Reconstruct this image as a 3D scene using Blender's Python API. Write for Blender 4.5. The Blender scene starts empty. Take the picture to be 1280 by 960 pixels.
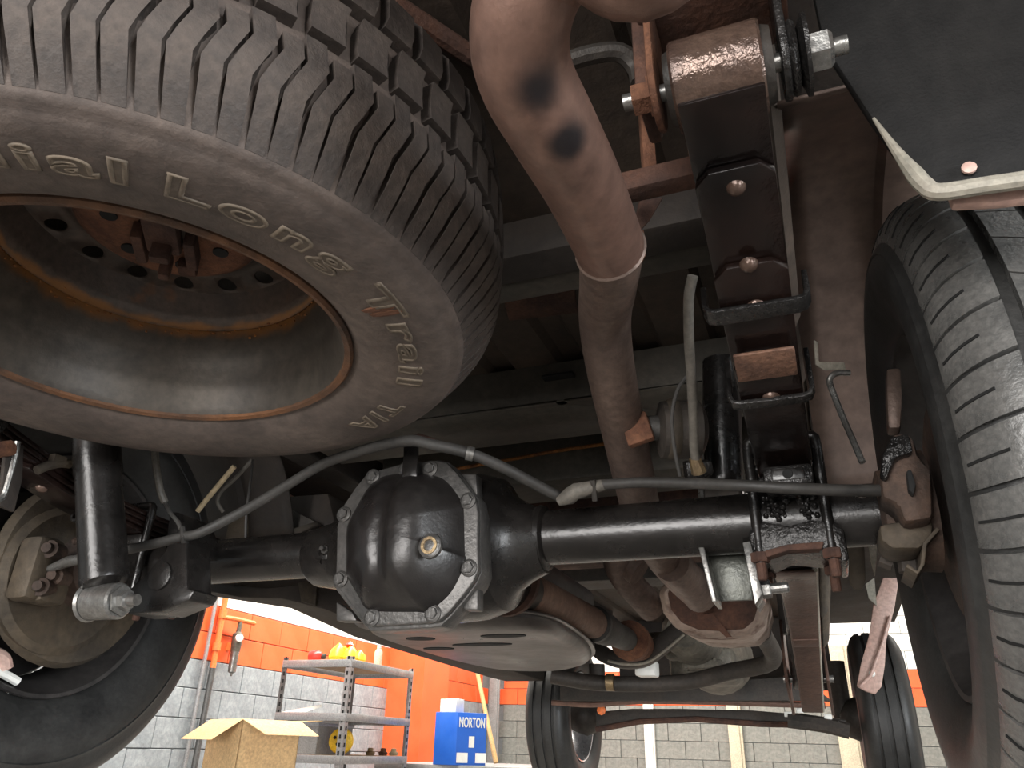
import bpy, bmesh, math, random
from mathutils import Vector, Matrix, geometry
random.seed(7)
PI = math.pi
S = bpy.context.scene
COL = S.collection
# ------------------------------------------------------------------ camera, light, exposure
Z0 = 1.22                                   # height of the rear axle above the shop floor
CAM = Vector((.531, -.964, -.2606)); YAW, PITCH, ROLL, FPX = .3836, .4498, .0281, 946.9   # car frame: origin on the rear axle, x right, y forward
def basis():
    fw = Vector((-math.sin(YAW)*math.cos(PITCH), math.cos(YAW)*math.cos(PITCH), math.sin(PITCH)))
    ri = Vector((math.cos(YAW), math.sin(YAW), 0)); up = ri.cross(fw)
    return ri*math.cos(ROLL)+up*math.sin(ROLL), -ri*math.sin(ROLL)+up*math.cos(ROLL), fw
RI, UP, FW = basis()
cd = bpy.data.cameras.new('camera'); cd.sensor_width = 36; cd.lens = FPX/1280*36; cd.clip_start = .02
co = bpy.data.objects.new('camera', cd); COL.objects.link(co); S.camera = co
m3 = Matrix((RI, UP, -FW)).transposed()
co.matrix_world = Matrix.Translation(CAM+Vector((0, 0, Z0))) @ m3.to_4x4()
S.view_settings.view_transform = 'Standard'; S.view_settings.look = 'None'
S.view_settings.exposure = 0.6; S.view_settings.gamma = 1
w = bpy.data.worlds.new('daylight'); S.world = w; w.use_nodes = True
bg = w.node_tree.nodes['Background']; bg.inputs[0].default_value = (.86, .93, 1, 1); bg.inputs[1].default_value = .4
def area(name, loc, rot, sx, sy, power, col):
    l = bpy.data.lights.new(name, 'AREA'); l.shape = 'RECTANGLE'; l.size = sx; l.size_y = sy; l.energy = power; l.color = col
    o = bpy.data.objects.new(name, l); COL.objects.link(o); o.location = loc; o.rotation_euler = rot
    return o
# daylight through the bay door behind the viewer and the one on the right, ceiling tubes along the left bay
area('bay_door_daylight', (-.4, -5.0, 1.2), (math.radians(90), 0, 0), 2.6, 1.9, 190, (1, .97, .94))
area('side_door_daylight', (5.3, -2.6, 1.35), (0, math.radians(90), 0), 2.0, 2.2, 300, (.93, .97, 1))
area('left_bay_tubes', (-2.6, 4.6, 4.05), (0, math.radians(-14), 0), .5, 6.5, 420, (1, .95, .86))
area('front_bay_tubes', (1.4, 7.6, 4.05), (math.radians(12), 0, 0), 5, .5, 120, (1, .95, .88))

def U(px, py, d=None, x=None, y=None, z=None):          # photo pixel -> point in the car frame, at a depth or on a plane
    v = FW+RI*((px-640)/FPX)-UP*((py-480)/FPX)
    if d is not None: return CAM+v*d
    for i, a in enumerate((x, y, z)):
        if a is not None: return CAM+v*((a-CAM[i])/v[i])

# ------------------------------------------------------------------ materials
def mat(name, c1, c2=None, rough=.5, metal=0., scale=12., bump=0., bscale=None, rust=None, rr=.12, lo=.35, hi=.65, coat=0., spec=.5, speck=.7):
    m = bpy.data.materials.new(name); m.use_nodes = True; nt = m.node_tree; N = nt.nodes; L = nt.links
    b = N['Principled BSDF']; tc = N.new('ShaderNodeTexCoord')
    b.inputs['Metallic'].default_value = metal; b.inputs['Roughness'].default_value = rough
    b.inputs['Coat Weight'].default_value = coat; b.inputs['Specular IOR Level'].default_value = spec
    c2 = c2 or tuple(v*.7 for v in c1)
    def noise(sc, det=6):
        n = N.new('ShaderNodeTexNoise'); n.inputs['Scale'].default_value = sc; n.inputs['Detail'].default_value = det; n.inputs['Roughness'].default_value = .62
        L.new(tc.outputs['Object'], n.inputs['Vector']); return n
    def ramp(src, a, b_, ca=(0, 0, 0), cb=(1, 1, 1)):
        r = N.new('ShaderNodeValToRGB'); e = r.color_ramp.elements
        e[0].position = a; e[0].color = (*ca, 1); e[1].position = b_; e[1].color = (*cb, 1); L.new(src, r.inputs[0]); return r
    n1 = noise(scale); r1 = ramp(n1.outputs['Fac'], lo, hi, c1, c2); col = r1.outputs[0]
    if rust:
        rc, am, rs = rust
        n2 = noise(rs, 8); r2 = ramp(n2.outputs['Fac'], 1-am-.06, 1-am+.06)
        mx = N.new('ShaderNodeMix'); mx.data_type = 'RGBA'; L.new(r2.outputs[0], mx.inputs['Factor'])
        L.new(col, mx.inputs[6]); mx.inputs[7].default_value = (*rc, 1); col = mx.outputs[2]
        rm = N.new('ShaderNodeMapRange'); L.new(r2.outputs[0], rm.inputs[0]); rm.inputs[3].default_value = rough; rm.inputs[4].default_value = .85
        L.new(rm.outputs[0], b.inputs['Roughness'])
    else:
        rm = N.new('ShaderNodeMapRange'); L.new(n1.outputs['Fac'], rm.inputs[0]); rm.inputs[1].default_value = .3; rm.inputs[2].default_value = .7
        rm.inputs[3].default_value = max(.03, rough-rr); rm.inputs[4].default_value = min(1, rough+rr); L.new(rm.outputs[0], b.inputs['Roughness'])
    nf = noise(scale*9, 3); rf = ramp(nf.outputs['Fac'], .3, .72, (.62, .62, .62), (1.3, 1.28, 1.25))
    mm = N.new('ShaderNodeMix'); mm.data_type = 'RGBA'; mm.blend_type = 'MULTIPLY'; mm.inputs['Factor'].default_value = speck; L.new(col, mm.inputs[6]); L.new(rf.outputs[0], mm.inputs[7]); col = mm.outputs[2]
    L.new(col, b.inputs['Base Color'])
    if bump:
        nb = noise(bscale or scale*6, 4); bp = N.new('ShaderNodeBump'); bp.inputs['Strength'].default_value = bump; bp.inputs['Distance'].default_value = .004
        L.new(nb.outputs['Fac'], bp.inputs['Height']); L.new(bp.outputs[0], b.inputs['Normal'])
    return m
M = {}
M['spare_rubber'] = mat('dusty_brown_rubber', (.058, .044, .038), (.12, .092, .077), .74, scale=7, bump=.25, bscale=160)
M['spare_block'] = mat('worn_tread_rubber', (.032, .025, .022), (.072, .056, .047), .66, scale=14, bump=.25, bscale=160)
M['letters'] = mat('faded_raised_letters', (.1, .078, .058), (.145, .112, .08), .7, scale=25, bump=.2, bscale=200)
M['spare_letter'] = mat('tan_tinted_rubber', (.075, .058, .045), (.11, .085, .063), .74, scale=12, bump=.2, bscale=160)
M['spare_rim'] = mat('weathered_wheel_steel', (.05, .04, .034), (.085, .062, .05), .5, .25, 14, .15, 90, rust=((.17, .075, .03), .36, 9))
M['spare_barrel'] = mat('weathered_barrel_steel', (.055, .047, .04), (.09, .075, .06), .48, .3, 7, .12, 90, rust=((.15, .08, .03), .3, 6))
def rust_band(m, z, half, col):                # rust bleeding along the weld seam, ragged edge
    nt = m.node_tree; N = nt.nodes; L = nt.links; b_ = N['Principled BSDF']; src = b_.inputs['Base Color'].links[0].from_socket
    tcn = N.new('ShaderNodeTexCoord'); sx = N.new('ShaderNodeSeparateXYZ'); L.new(tcn.outputs['Object'], sx.inputs[0])
    nz = N.new('ShaderNodeTexNoise'); nz.inputs['Scale'].default_value = 26; nz.inputs['Detail'].default_value = 8; L.new(tcn.outputs['Object'], nz.inputs['Vector'])
    a = N.new('ShaderNodeMath'); a.operation = 'SUBTRACT'; L.new(sx.outputs[2], a.inputs[0]); a.inputs[1].default_value = z
    c = N.new('ShaderNodeMath'); c.operation = 'ABSOLUTE'; L.new(a.outputs[0], c.inputs[0])
    d = N.new('ShaderNodeMath'); d.operation = 'MULTIPLY_ADD'; L.new(nz.outputs['Fac'], d.inputs[0]); d.inputs[1].default_value = half*2.4; L.new(c.outputs[0], d.inputs[2])
    mr = N.new('ShaderNodeMapRange'); mr.interpolation_type = 'SMOOTHSTEP'; L.new(d.outputs[0], mr.inputs[0]); mr.inputs[1].default_value = half*1.2; mr.inputs[2].default_value = half*2.1; mr.inputs[3].default_value = .9; mr.inputs[4].default_value = 0
    mx = N.new('ShaderNodeMix'); mx.data_type = 'RGBA'; L.new(mr.outputs[0], mx.inputs['Factor']); L.new(src, mx.inputs[6]); mx.inputs[7].default_value = (*col, 1); L.new(mx.outputs[2], b_.inputs['Base Color'])
rust_band(M['spare_barrel'], -.1, .015, (.22, .095, .025)); rust_band(M['spare_rim'], -.103, .009, (.22, .095, .025))
M['liprust'] = mat('patchy_rim_lip_rust', (.19, .08, .03), (.045, .033, .027), .8, .15, 6, .5, 120)
M['rust'] = mat('orange_rust', (.17, .072, .036), (.075, .032, .02), .88, .1, 22, .6, 120)
M['rust_dark'] = mat('brown_rust', (.1, .045, .028), (.045, .025, .02), .82, .2, 18, .5, 110)
M['rust_flake'] = mat('bright_flaking_rust', (.33, .13, .03), (.12, .045, .02), .9, 0, 40, .8, 140)
M['blk_gloss'] = mat('fresh_gloss_black_paint', (.006, .006, .006), (.012, .010, .009), .28, 0, 20, .22, 70, rr=.1, coat=.2)
M['blk_satin'] = mat('satin_black_paint', (.010, .009, .0085), (.018, .016, .015), .27, .15, 12, .12, 150, rr=.06)
M['blk_cover'] = mat('satin_black_cover_paint', (.012, .010, .010), (.02, .018, .017), .3, .2, 8, .1, 170, rr=.05)
M['flange'] = mat('grey_black_flange_paint', (.06, .058, .056), (.095, .09, .086), .38, .45, 16, .25, 130)
M['leaf'] = mat('dark_oiled_spring_steel', (.006, .005, .005), (.02, .011, .009), .18, .3, 9, .14, 120, rr=.09)
M['leaf_edge'] = mat('leaf_tip_bare_rust', (.19, .1, .065), (.075, .04, .03), .6, .3, 30, .5, 150)
M['leaf_brown'] = mat('brown_oiled_spring_steel', (.06, .035, .027), (.11, .065, .05), .35, .35, 9, .2, 120)
M['bushing'] = mat('oily_brown_steel_eye', (.13, .085, .065), (.05, .03, .026), .22, .4, 16, .5, 90)
M['grease'] = mat('greasy_black_steel', (.010, .0095, .0095), (.03, .028, .027), .24, .35, 30, .6, 130)
M['exhaust'] = mat('heat_browned_exhaust_steel', (.2, .118, .092), (.14, .084, .066), .46, .45, 5, .12, 120)
M['exhaust_dk'] = mat('mottled_exhaust_steel', (.15, .105, .085), (.095, .066, .055), .55, .4, 11, .25, 120)
M['exhaust_soot'] = mat('scorched_blue_exhaust_spot', (.05, .055, .065), (.02, .018, .018), .4, .6, 18, .1, 100)
M['muffler'] = mat('flaking_muffler_shell', (.4, .32, .27), (.26, .19, .155), .6, .3, 8, .3, 70, rust=((.1, .045, .032), .42, 11))
M['pinion'] = mat('tan_driveshaft_primer', (.2, .12, .085), (.145, .085, .06), .7, .1, 10, .3, 120)
M['dk_steel'] = mat('dark_dirty_steel', (.028, .025, .022), (.055, .045, .038), .6, .3, 10, .3, 100)
M['under'] = mat('dark_undercoat', (.018, .014, .012), (.036, .027, .021), .75, .1, 5, .35, 60)
M['cross'] = mat('dusty_crossmember_paint', (.05, .046, .038), (.085, .074, .06), .65, .1, 6, .25, 80, rust=((.11, .06, .035), .3, 5))
M['pan'] = mat('brown_dusty_floor_sheet', (.035, .026, .02), (.07, .05, .037), .7, .1, 5, .3, 60)
M['arch'] = mat('brown_wheelhouse_sheet', (.15, .105, .086), (.1, .07, .057), .45, .2, 4, .1, 60)
M['panel'] = mat('black_textured_panel', (.009, .009, .0095), (.02, .0195, .019), .72, 0, 5, .3, 300, spec=.2)
M['lip'] = mat('dusty_panel_lip', (.25, .24, .2), (.33, .3, .25), .55, .1, 20, .2, 100)
M['body_pink'] = mat('dusty_rose_body_paint', (.5, .32, .27), (.56, .4, .35), .45, 0, 8)
M['rubber'] = mat('road_tyre_rubber', (.018, .018, .018), (.032, .032, .031), .46, 0, 14, .12, 180, rr=.08)
M['tread'] = mat('road_tread_rubber', (.075, .075, .073), (.12, .117, .112), .3, 0, 22, .2, 160, rr=.1)
M['alloy'] = mat('dull_wheel_back', (.03, .028, .028), (.055, .05, .048), .5, .3, 8)
M['chrome'] = mat('bright_wheel_alloy', (.6, .6, .62), (.5, .5, .52), .25, .9, 8)
M['brake'] = mat('rusty_brake_iron', (.075, .044, .03), (.03, .023, .02), .78, .2, 16, .5, 90)
M['shield'] = mat('ochre_dust_shield', (.085, .064, .042), (.045, .036, .027), .72, .2, 9, .35, 80)
M['zinc'] = mat('bare_zinc_steel', (.3, .3, .29), (.16, .15, .14), .33, .75, 25, .2, 120)
M['hose'] = mat('grey_rubber_hose', (.085, .077, .066), (.12, .108, .092), .65, 0, 20, .1, 200)
M['cable'] = mat('charcoal_cable_sheath', (.02, .0185, .017), (.038, .035, .032), .62, 0, 20, .1, 200)
M['brass'] = mat('aged_brass_fitting', (.3, .22, .12), (.18, .13, .08), .45, .7, 40, .3, 150)
M['tank'] = mat('grey_brown_tank_shell', (.032, .027, .025), (.055, .046, .042), .36, .3, 5, .12, 60)
M['trans'] = mat('stained_cast_aluminium', (.16, .145, .115), (.08, .072, .06), .6, .4, 14, .4, 60)
M['olive'] = mat('olive_grey_bracket_steel', (.05, .053, .045), (.085, .088, .075), .4, .4, 14, .2, 120)
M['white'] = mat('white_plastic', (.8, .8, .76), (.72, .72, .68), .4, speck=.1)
M['orange_dot'] = mat('orange_plastic', (.9, .22, .06), (.85, .2, .05), .5)
M['straw'] = mat('yellowed_wire', (.5, .4, .25), (.4, .32, .2), .5)
M['floor'] = mat('worn_concrete', (.2, .185, .17), (.26, .24, .22), .6, 0, 2, .1, 40)
M['mortar'] = mat('painted_mortar_grey', (.2, .22, .23), (.24, .26, .27), .8)
M['mortar_o'] = mat('painted_mortar_orange', (.6, .09, .03), (.65, .11, .04), .8)
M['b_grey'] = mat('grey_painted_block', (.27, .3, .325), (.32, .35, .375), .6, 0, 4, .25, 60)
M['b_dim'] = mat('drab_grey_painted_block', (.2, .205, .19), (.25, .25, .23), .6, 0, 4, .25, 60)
M['b_orange'] = mat('orange_painted_block', (.85, .12, .03), (.88, .15, .045), .5, 0, 4, .2, 60, speck=.1)
M['b_white'] = mat('white_painted_block', (.85, .85, .82), (.8, .8, .77), .6, 0, 4, .2, 60, speck=.1)
M['ceil'] = mat('white_ceiling', (.75, .75, .73), (.7, .7, .68), .7)
M['card'] = mat('tan_cardboard', (.55, .37, .19), (.6, .42, .22), .8, 0, 8)
M['shelf_steel'] = mat('galvanised_shelf_steel', (.42, .42, .43), (.34, .34, .35), .4, .6, 12)
M['shelf_dark'] = mat('dark_slotted_steel', (.1, .1, .1), (.15, .15, .15), .5, .5, 12)
M['board'] = mat('chipboard_shelf', (.42, .32, .22), (.34, .26, .18), .8, 0, 30)
M['blue'] = mat('royal_blue_print', (.01, .1, .5), (.015, .12, .55), .5, 0, 6, speck=.1)
M['blue_d'] = mat('deep_blue_print', (.008, .06, .32), (.01, .07, .36), .5, 0, 6)
M['red'] = mat('red_plastic', (.7, .03, .02), (.6, .03, .02), .4)
M['yellow'] = mat('yellow_plastic', (.85, .55, .02), (.8, .5, .02), .4)
M['greyp'] = mat('grey_plastic', (.2, .2, .2), (.26, .26, .26), .5)
M['wood'] = mat('pale_wood', (.6, .38, .16), (.52, .32, .13), .6, 0, 14)
M['beige'] = mat('cream_painted_post', (.62, .56, .42), (.55, .48, .36), .6, 0, 9)
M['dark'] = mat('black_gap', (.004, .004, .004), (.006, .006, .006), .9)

# ------------------------------------------------------------------ builders
def V(*a): return Vector(a)
class MB:                                                 # collects verts and faces in the car frame
    def __init__(s): s.v = []; s.f = []
    def add(s, vs, fs):
        b = len(s.v); s.v += [Vector(p) for p in vs]; s.f += [tuple(i+b for i in f) for f in fs]; return s
    def box(s, c, sz, rot=None):
        c = Vector(c); vs = []
        for i in range(8):
            p = Vector(((-.5, .5)[i & 1]*sz[0], (-.5, .5)[i >> 1 & 1]*sz[1], (-.5, .5)[i >> 2]*sz[2]))
            vs.append(c+(rot @ p if rot else p))
        return s.add(vs, [(0, 2, 3, 1), (4, 5, 7, 6), (0, 1, 5, 4), (2, 6, 7, 3), (0, 4, 6, 2), (1, 3, 7, 5)])
    def rings(s, rings, cap=True, closed=True):
        n = len(rings[0]); vs = [p for r in rings for p in r]; fs = []
        for i in range(len(rings)-1):
            for j in range(n if closed else n-1):
                k = (j+1) % n; fs.append((i*n+j, i*n+k, (i+1)*n+k, (i+1)*n+j))
        if cap: fs += [tuple(range(n))[::-1], tuple(range((len(rings)-1)*n, len(rings)*n))]
        return s.add(vs, fs)
    def tube(s, pts, r, n=14, cap=True):
        pts = [Vector(p) for p in pts]; R = r if isinstance(r, (list, tuple)) else [r]*len(pts); out = []; up = None
        for i, p in enumerate(pts):
            t = (pts[min(i+1, len(pts)-1)]-pts[max(i-1, 0)]).normalized()
            if up is None: up = t.orthogonal().normalized()
            else: up = (up-t*up.dot(t)).normalized()
            b = t.cross(up); out.append([p+(up*math.cos(a)+b*math.sin(a))*R[i] for a in [2*PI*k/n for k in range(n)]])
        return s.rings(out, cap)
    def strap(s, pts, wv, thick, width):                  # flat band along pts; wv = direction of its width
        pts = [Vector(p) for p in pts]; wv = Vector(wv).normalized(); out = []
        for i, p in enumerate(pts):
            t = (pts[min(i+1, len(pts)-1)]-pts[max(i-1, 0)]).normalized(); n = t.cross(wv).normalized()
            a = n*thick/2; b = wv*width/2; out.append([p-a-b, p+a-b, p+a+b, p-a+b])
        return s.rings(out)
    def lathe(s, o, ax, prof, n=40, cap=True):            # prof: (along axis, radius)
        ax = Vector(ax).normalized(); u = ax.orthogonal().normalized(); v = ax.cross(u); o = Vector(o)
        return s.rings([[o+ax*a+(u*math.cos(t)+v*math.sin(t))*max(r, 1e-4) for t in [2*PI*k/n for k in range(n)]] for a, r in prof], cap)
    def prism(s, poly, off):                              # closed 3-D polygon extruded by off
        n = len(poly); off = Vector(off); vs = [Vector(p) for p in poly]+[Vector(p)+off for p in poly]
        return s.add(vs, [tuple(range(n))[::-1], tuple(range(n, 2*n))]+[(i, (i+1) % n, (i+1) % n+n, i+n) for i in range(n)])
def smooth(pts, k=4):                                     # Catmull-Rom
    P = [Vector(p) for p in pts]; P = [P[0]*2-P[1]]+P+[P[-1]*2-P[-2]]; out = []
    for i in range(1, len(P)-2):
        a, b, c, d = P[i-1:i+3]
        for j in range(k):
            t = j/k; out.append(.5*((2*b)+(c-a)*t+(2*a-5*b+4*c-d)*t*t+(3*b-a-3*c+d)*t**3))
    return out+[P[-2]]
def mesh(name, mb, o=(0, 0, 0), bevel=0, ang=35, seg=2):
    me = bpy.data.meshes.new(name); o = Vector(o); me.from_pydata([p-o for p in mb.v], [], mb.f)
    bm = bmesh.new(); bm.from_mesh(me); bmesh.ops.remove_doubles(bm, verts=bm.verts, dist=1e-6)
    bmesh.ops.recalc_face_normals(bm, faces=bm.faces)
    if bevel:
        es = [e for e in bm.edges if len(e.link_faces) == 2 and e.calc_face_angle(0) > math.radians(30)]
        bmesh.ops.bevel(bm, geom=es, offset=bevel, segments=seg, affect='EDGES', profile=.5, clamp_overlap=True)
    bm.to_mesh(me); bm.free(); me.shade_smooth(); me.set_sharp_from_angle(angle=math.radians(ang))
    return me
VAR = {}
def link(name, me, m=None, parent=None, loc=None, mw=None):
    if m is not None and not me.materials: me.materials.append(M[m])
    elif m is not None and me.materials[0] is not M[m]:
        k = (me.name, m)
        if k not in VAR: VAR[k] = me.copy(); VAR[k].materials.clear(); VAR[k].materials.append(M[m])
        me = VAR[k]
    o = bpy.data.objects.new(name, me); COL.objects.link(o)
    if parent: o.parent = parent
    if mw is not None: o.matrix_local = mw
    elif loc is not None: o.location = loc
    return o
ORG = {}
def thing(name, label, cat, o, group=None):               # Empty at the thing's base, o in the car frame
    e = bpy.data.objects.new(name, None); COL.objects.link(e); e.empty_display_size = .05; o = Vector(o)
    e.location = o+V(0, 0, Z0); e['label'] = label; e['category'] = cat
    if group: e['group'] = group
    ORG[e.name] = o; return e
def origin(p):
    while p.parent: p = p.parent
    return ORG[p.name]
def part(name, mb, m, parent, bevel=0, ang=35, label=None, seg=2):
    o = link(name, mesh(name, mb, origin(parent), bevel, ang, seg), m, parent)
    if label: o['label'] = label
    return o
def single(name, label, cat, mb, m, o, bevel=0, group=None, ang=35):   # a thing that is one mesh
    ob = link(name, mesh(name, mb, o, bevel, ang), m, None, Vector(o)+V(0, 0, Z0))
    ob['label'] = label; ob['category'] = cat; ORG[ob.name] = Vector(o)
    if group: ob['group'] = group
    return ob
def stamp(name, me, m, parent, p, zdir, spin=0):          # a shared-mesh piece at p (car frame), its local z along zdir
    q = Vector(zdir).to_track_quat('Z', 'Y').to_matrix().to_4x4()
    return link(name, me, m, parent, mw=Matrix.Translation(Vector(p)-origin(parent)) @ q @ Matrix.Rotation(spin, 4, 'Z'))
def hexbolt(r=.008, h=.006, flange=True, stud=0):
    b = MB()
    if flange: b.lathe((0, 0, 0), (0, 0, 1), [(-.002, r*1.45), (.0015, r*1.45), (.003, r*1.1)], 16)
    b.lathe((0, 0, 0), (0, 0, 1), [(0, r), (h*.85, r), (h, r*.88)], 6)
    if stud: b.lathe((0, 0, 0), (0, 0, 1), [(0, r*.55), (h+stud*.9, r*.55), (h+stud, r*.42)], 12)
    return mesh('bolt', b, ang=25)
def plate(name, outline, holes, f, thick, m, parent, ang=35, guides=()):   # 2-D outline with holes -> 3-D by f(u,v); solid
    vs = [Vector(p) for p in outline]; es = [(i, (i+1) % len(vs)) for i in range(len(vs))]
    for h in list(holes)+list(guides):
        b = len(vs); vs += [Vector(p) for p in h]; es += [(b+i, b+(i+1) % len(h)) for i in range(len(h))]
    r = geometry.delaunay_2d_cdt(vs, es, [], 1, 1e-7); vv, ff = r[0], r[2]
    def inside(p, poly):
        c = False
        for i in range(len(poly)):
            a, b = poly[i], poly[i-1]
            if (a[1] > p.y) != (b[1] > p.y) and p.x < (b[0]-a[0])*(p.y-a[1])/(b[1]-a[1])+a[0]: c = not c
        return c
    keep = []
    for t in ff:
        c = sum((vv[i] for i in t), Vector((0, 0)))/len(t)
        if inside(c, outline) and not any(inside(c, h) for h in holes): keep.append(tuple(t))
    mb = MB().add([f(p.x, p.y) for p in vv], keep)
    o = part(name, mb, m, parent, ang=ang); md = o.modifiers.new('thickness', 'SOLIDIFY'); md.thickness = thick; md.offset = 0
    return o
def circ2(cx, cy, r, n=18): return [(cx+r*math.cos(2*PI*k/n), cy+r*math.sin(2*PI*k/n)) for k in range(n)]
def structure(name, mb, m, bevel=0):
    o = link(name, mesh(name, mb), m); o['kind'] = 'structure'; ORG[o.name] = V(0, 0, 0); return o
# ------------------------------------------------------------------ the shop: floor, walls, ceiling
WX, WY = -3.9, 9.5
structure('floor', MB().box((.8, 2, -.05), (9.6, 15.2, .1)), 'floor')
structure('ceiling', MB().box((.8, 2, 4.25), (9.6, 15.2, .1)), 'ceil')
wl = structure('wall_left', MB().box((WX-.1, 2, 2.1), (.2, 15.2, 4.2)), 'mortar')
wf = structure('wall_front', MB().box((.8, WY+.1, 2.1), (9.6, .2, 4.2)), 'mortar')
structure('wall_right', MB().box((5.5, 5, 2.1), (.2, 9, 4.2)).box((5.5, -4.2, 2.1), (.2, 2.4, 4.2)).box((5.5, -1.5, 3.95), (.2, 4.6, .5)), 'ceil')
structure('wall_back', MB().box((-2.9, -5.6, 2.1), (2, .2, 4.2)).box((4.3, -5.6, 2.1), (2.4, .2, 4.2)).box((.6, -5.6, 3.95), (5.4, .2, .5)), 'ceil')
ZB = 1.515                                               # height where the paint changes from grey to orange
def block_mesh(nm, m, sx, sy):
    me = mesh('block', MB().box((0, 0, 0), (sx, sy, .197)), bevel=.003, seg=1); me.materials.append(M[m]); return me
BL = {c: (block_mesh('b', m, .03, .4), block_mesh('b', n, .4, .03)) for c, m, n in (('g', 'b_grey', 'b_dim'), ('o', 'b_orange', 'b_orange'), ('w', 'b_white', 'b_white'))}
for k in range(-4, 7):
    z = ZB+.2032*(k+.5); c = 'g' if k < 0 else 'o' if k < 2 else 'w'
    for j in range(18):
        y = 2.3+.4064*(j+.5*(k % 2))
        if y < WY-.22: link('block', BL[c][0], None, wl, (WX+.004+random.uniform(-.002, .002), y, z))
for k in range(-4, 6):
    z = ZB+.2032*(k+.5); c = 'g' if k < 0 else 'o' if k < 2 else 'w'
    for j in range(19):
        x = WX+.22+.4064*(j+.5*(k % 2))
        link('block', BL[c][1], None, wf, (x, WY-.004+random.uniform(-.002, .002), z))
o = structure('trim_1', MB().box((WX+.2, 6.95, 1.7), (.5, .6, 3.4)), 'b_orange')
# cream and white strips on the front wall
def cp(px, py, **k): return U(px, py, **k)+V(0, 0, Z0)   # same, in world height
for px, wd, m, lb in ((812, .1, 'white', 'thin white post standing against the drab front wall'), (920, .13, 'beige', 'cream wooden post against the drab front wall beside the thin white one'), (1062, .2, 'beige', 'wide peeling cream post against the front wall next to a front tyre')):
    p = cp(px, 940, y=WY-.06); o = Vector((p.x, p.y, 0))
    b = MB().box((0, 0, 1.1), (wd, .08, 2.2)).box((wd*.62, .01, 1.1), (wd*.24, .06, 2.2))
    ob = link('wall_post', mesh('wall_post', b, bevel=.004), m, None, o); ob['label'] = lb; ob['category'] = 'post'
p = cp(617, 900, y=WY-.5); b = MB().box((0, 0, 1.6), (.11, .08, 3.2)).box((0, 0, .01), (.2, .2, .02)).box((0, 0, 1.6), (.15, .03, 3.2))
ob = link('steel_column', mesh('steel_column', b, bevel=.004), 'greyp', None, (p.x, p.y, 0)); ob['label'] = 'slim grey steel column behind the leaning wooden stick'; ob['category'] = 'column'

# ------------------------------------------------------------------ shop furniture on the left
E_ = lambda nm, lb, cat, o, g=None: thing(nm, lb, cat, Vector(o)-V(0, 0, Z0), g)      # world-frame origins
class WB(MB):                                            # world-frame geometry for parts of those things
    pass
def wpart(name, mb, m, parent, bevel=0, ang=35, label=None):
    mb.v = [p-V(0, 0, Z0) for p in mb.v]; return part(name, mb, m, parent, bevel, ang, label)
sx0, sx1, sy0, sy1 = -3.12, -2.55, 3.83, 4.74
t = E_('shelving_unit', 'grey steel shelving unit with slotted posts and chipboard shelves', 'shelf', ((sx0+sx1)/2, (sy0+sy1)/2, 0))
for x in (sx0, sx1):
    for y in (sy0, sy1):
        ix = .02 if x == sx0 else -.02; iy = .02 if y == sy0 else -.02
        b = WB().box((x, y+iy, .76), (.004, .042, 1.52)).box((x+ix, y, .76), (.042, .004, 1.52))
        ps = wpart('post', b, 'shelf_steel' if x == sx1 else 'shelf_dark', t)
        sl = WB()
        for i in range(30): sl.box((x+ix*1.1, y-math.copysign(.003, iy), .06+i*.05), (.014, .003, .026)); sl.box((x-math.copysign(.003, ix), y+iy*1.1, .06+i*.05), (.003, .014, .026))
        wpart('slot', sl, 'dark', ps)['kind'] = 'stuff'
for z in (1.505, 1.16, .9, .5, .12):
    wpart('shelf', WB().box(((sx0+sx1)/2, (sy0+sy1)/2, z-.012), (sx1-sx0-.03, sy1-sy0-.03, .016)), 'board', t)
    for x in (sx0, sx1): wpart('beam', WB().box((x, (sy0+sy1)/2, z-.03), (.014, sy1-sy0, .05)), 'shelf_steel', t, .003)
    for y in (sy0, sy1): wpart('beam', WB().box(((sx0+sx1)/2, y, z-.03), (sx1-sx0, .014, .05)), 'shelf_steel', t, .003)
def wsingle(name, lb, cat, mb, m, o, bevel=0, group=None):
    ob = link(name, mesh(name, mb, (0, 0, 0), bevel), m, None, o); ob['label'] = lb; ob['category'] = cat
    if group: ob['group'] = group
    return ob
# on the top shelf
t = E_('plastic_container', 'red rounded container lying on the top shelf', 'container', (-2.98, 4.02, 1.502))
wpart('body', WB().lathe((-3.03, 4.0, 1.545), (1, .3, 0), [(0, .01), (.004, .034), (.03, .043), (.07, .043), (.095, .03), (.1, .01)], 20), 'red', t)
wpart('cap', WB().lathe((-2.94, 4.03, 1.545), (1, .3, 0), [(0, .02), (.03, .02), (.034, .012)], 14), 'dk_steel', t)
t = E_('plastic_bag', 'lumpy yellow and cream bag on the top shelf', 'bag', (-2.72, 4.05, 1.502))
b = WB()
for (dx, dy, r) in ((0, 0, .07), (.09, .02, .06), (.04, .07, .075), (.12, .1, .05)):
    b.lathe((-2.79+dx, 4.02+dy, 1.502), (0, 0, 1), [(0, r*.8), (r*.5, r), (r*1.2, r*.8), (r*1.7, r*.3), (r*1.9, .005)], 12)
wpart('bag', b, 'yellow', t)
wpart('bow', WB().lathe((-2.73, 4.06, 1.6), (0, .2, 1), [(0, .01), (.02, .035), (.05, .012), (.055, .002)], 8), 'red', t)
t = E_('bottle', 'small cream bottle standing behind the yellow bag on the top shelf', 'bottle', (-2.62, 4.3, 1.502))
wpart('body', WB().lathe((-2.62, 4.3, 1.502), (0, 0, 1), [(0, .03), (.1, .03), (.125, .014)], 16), 'beige', t)
wpart('cap', WB().lathe((-2.62, 4.3, 1.627), (0, 0, 1), [(0, .016), (.03, .016), (.033, .012)], 12), 'white', t)
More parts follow.
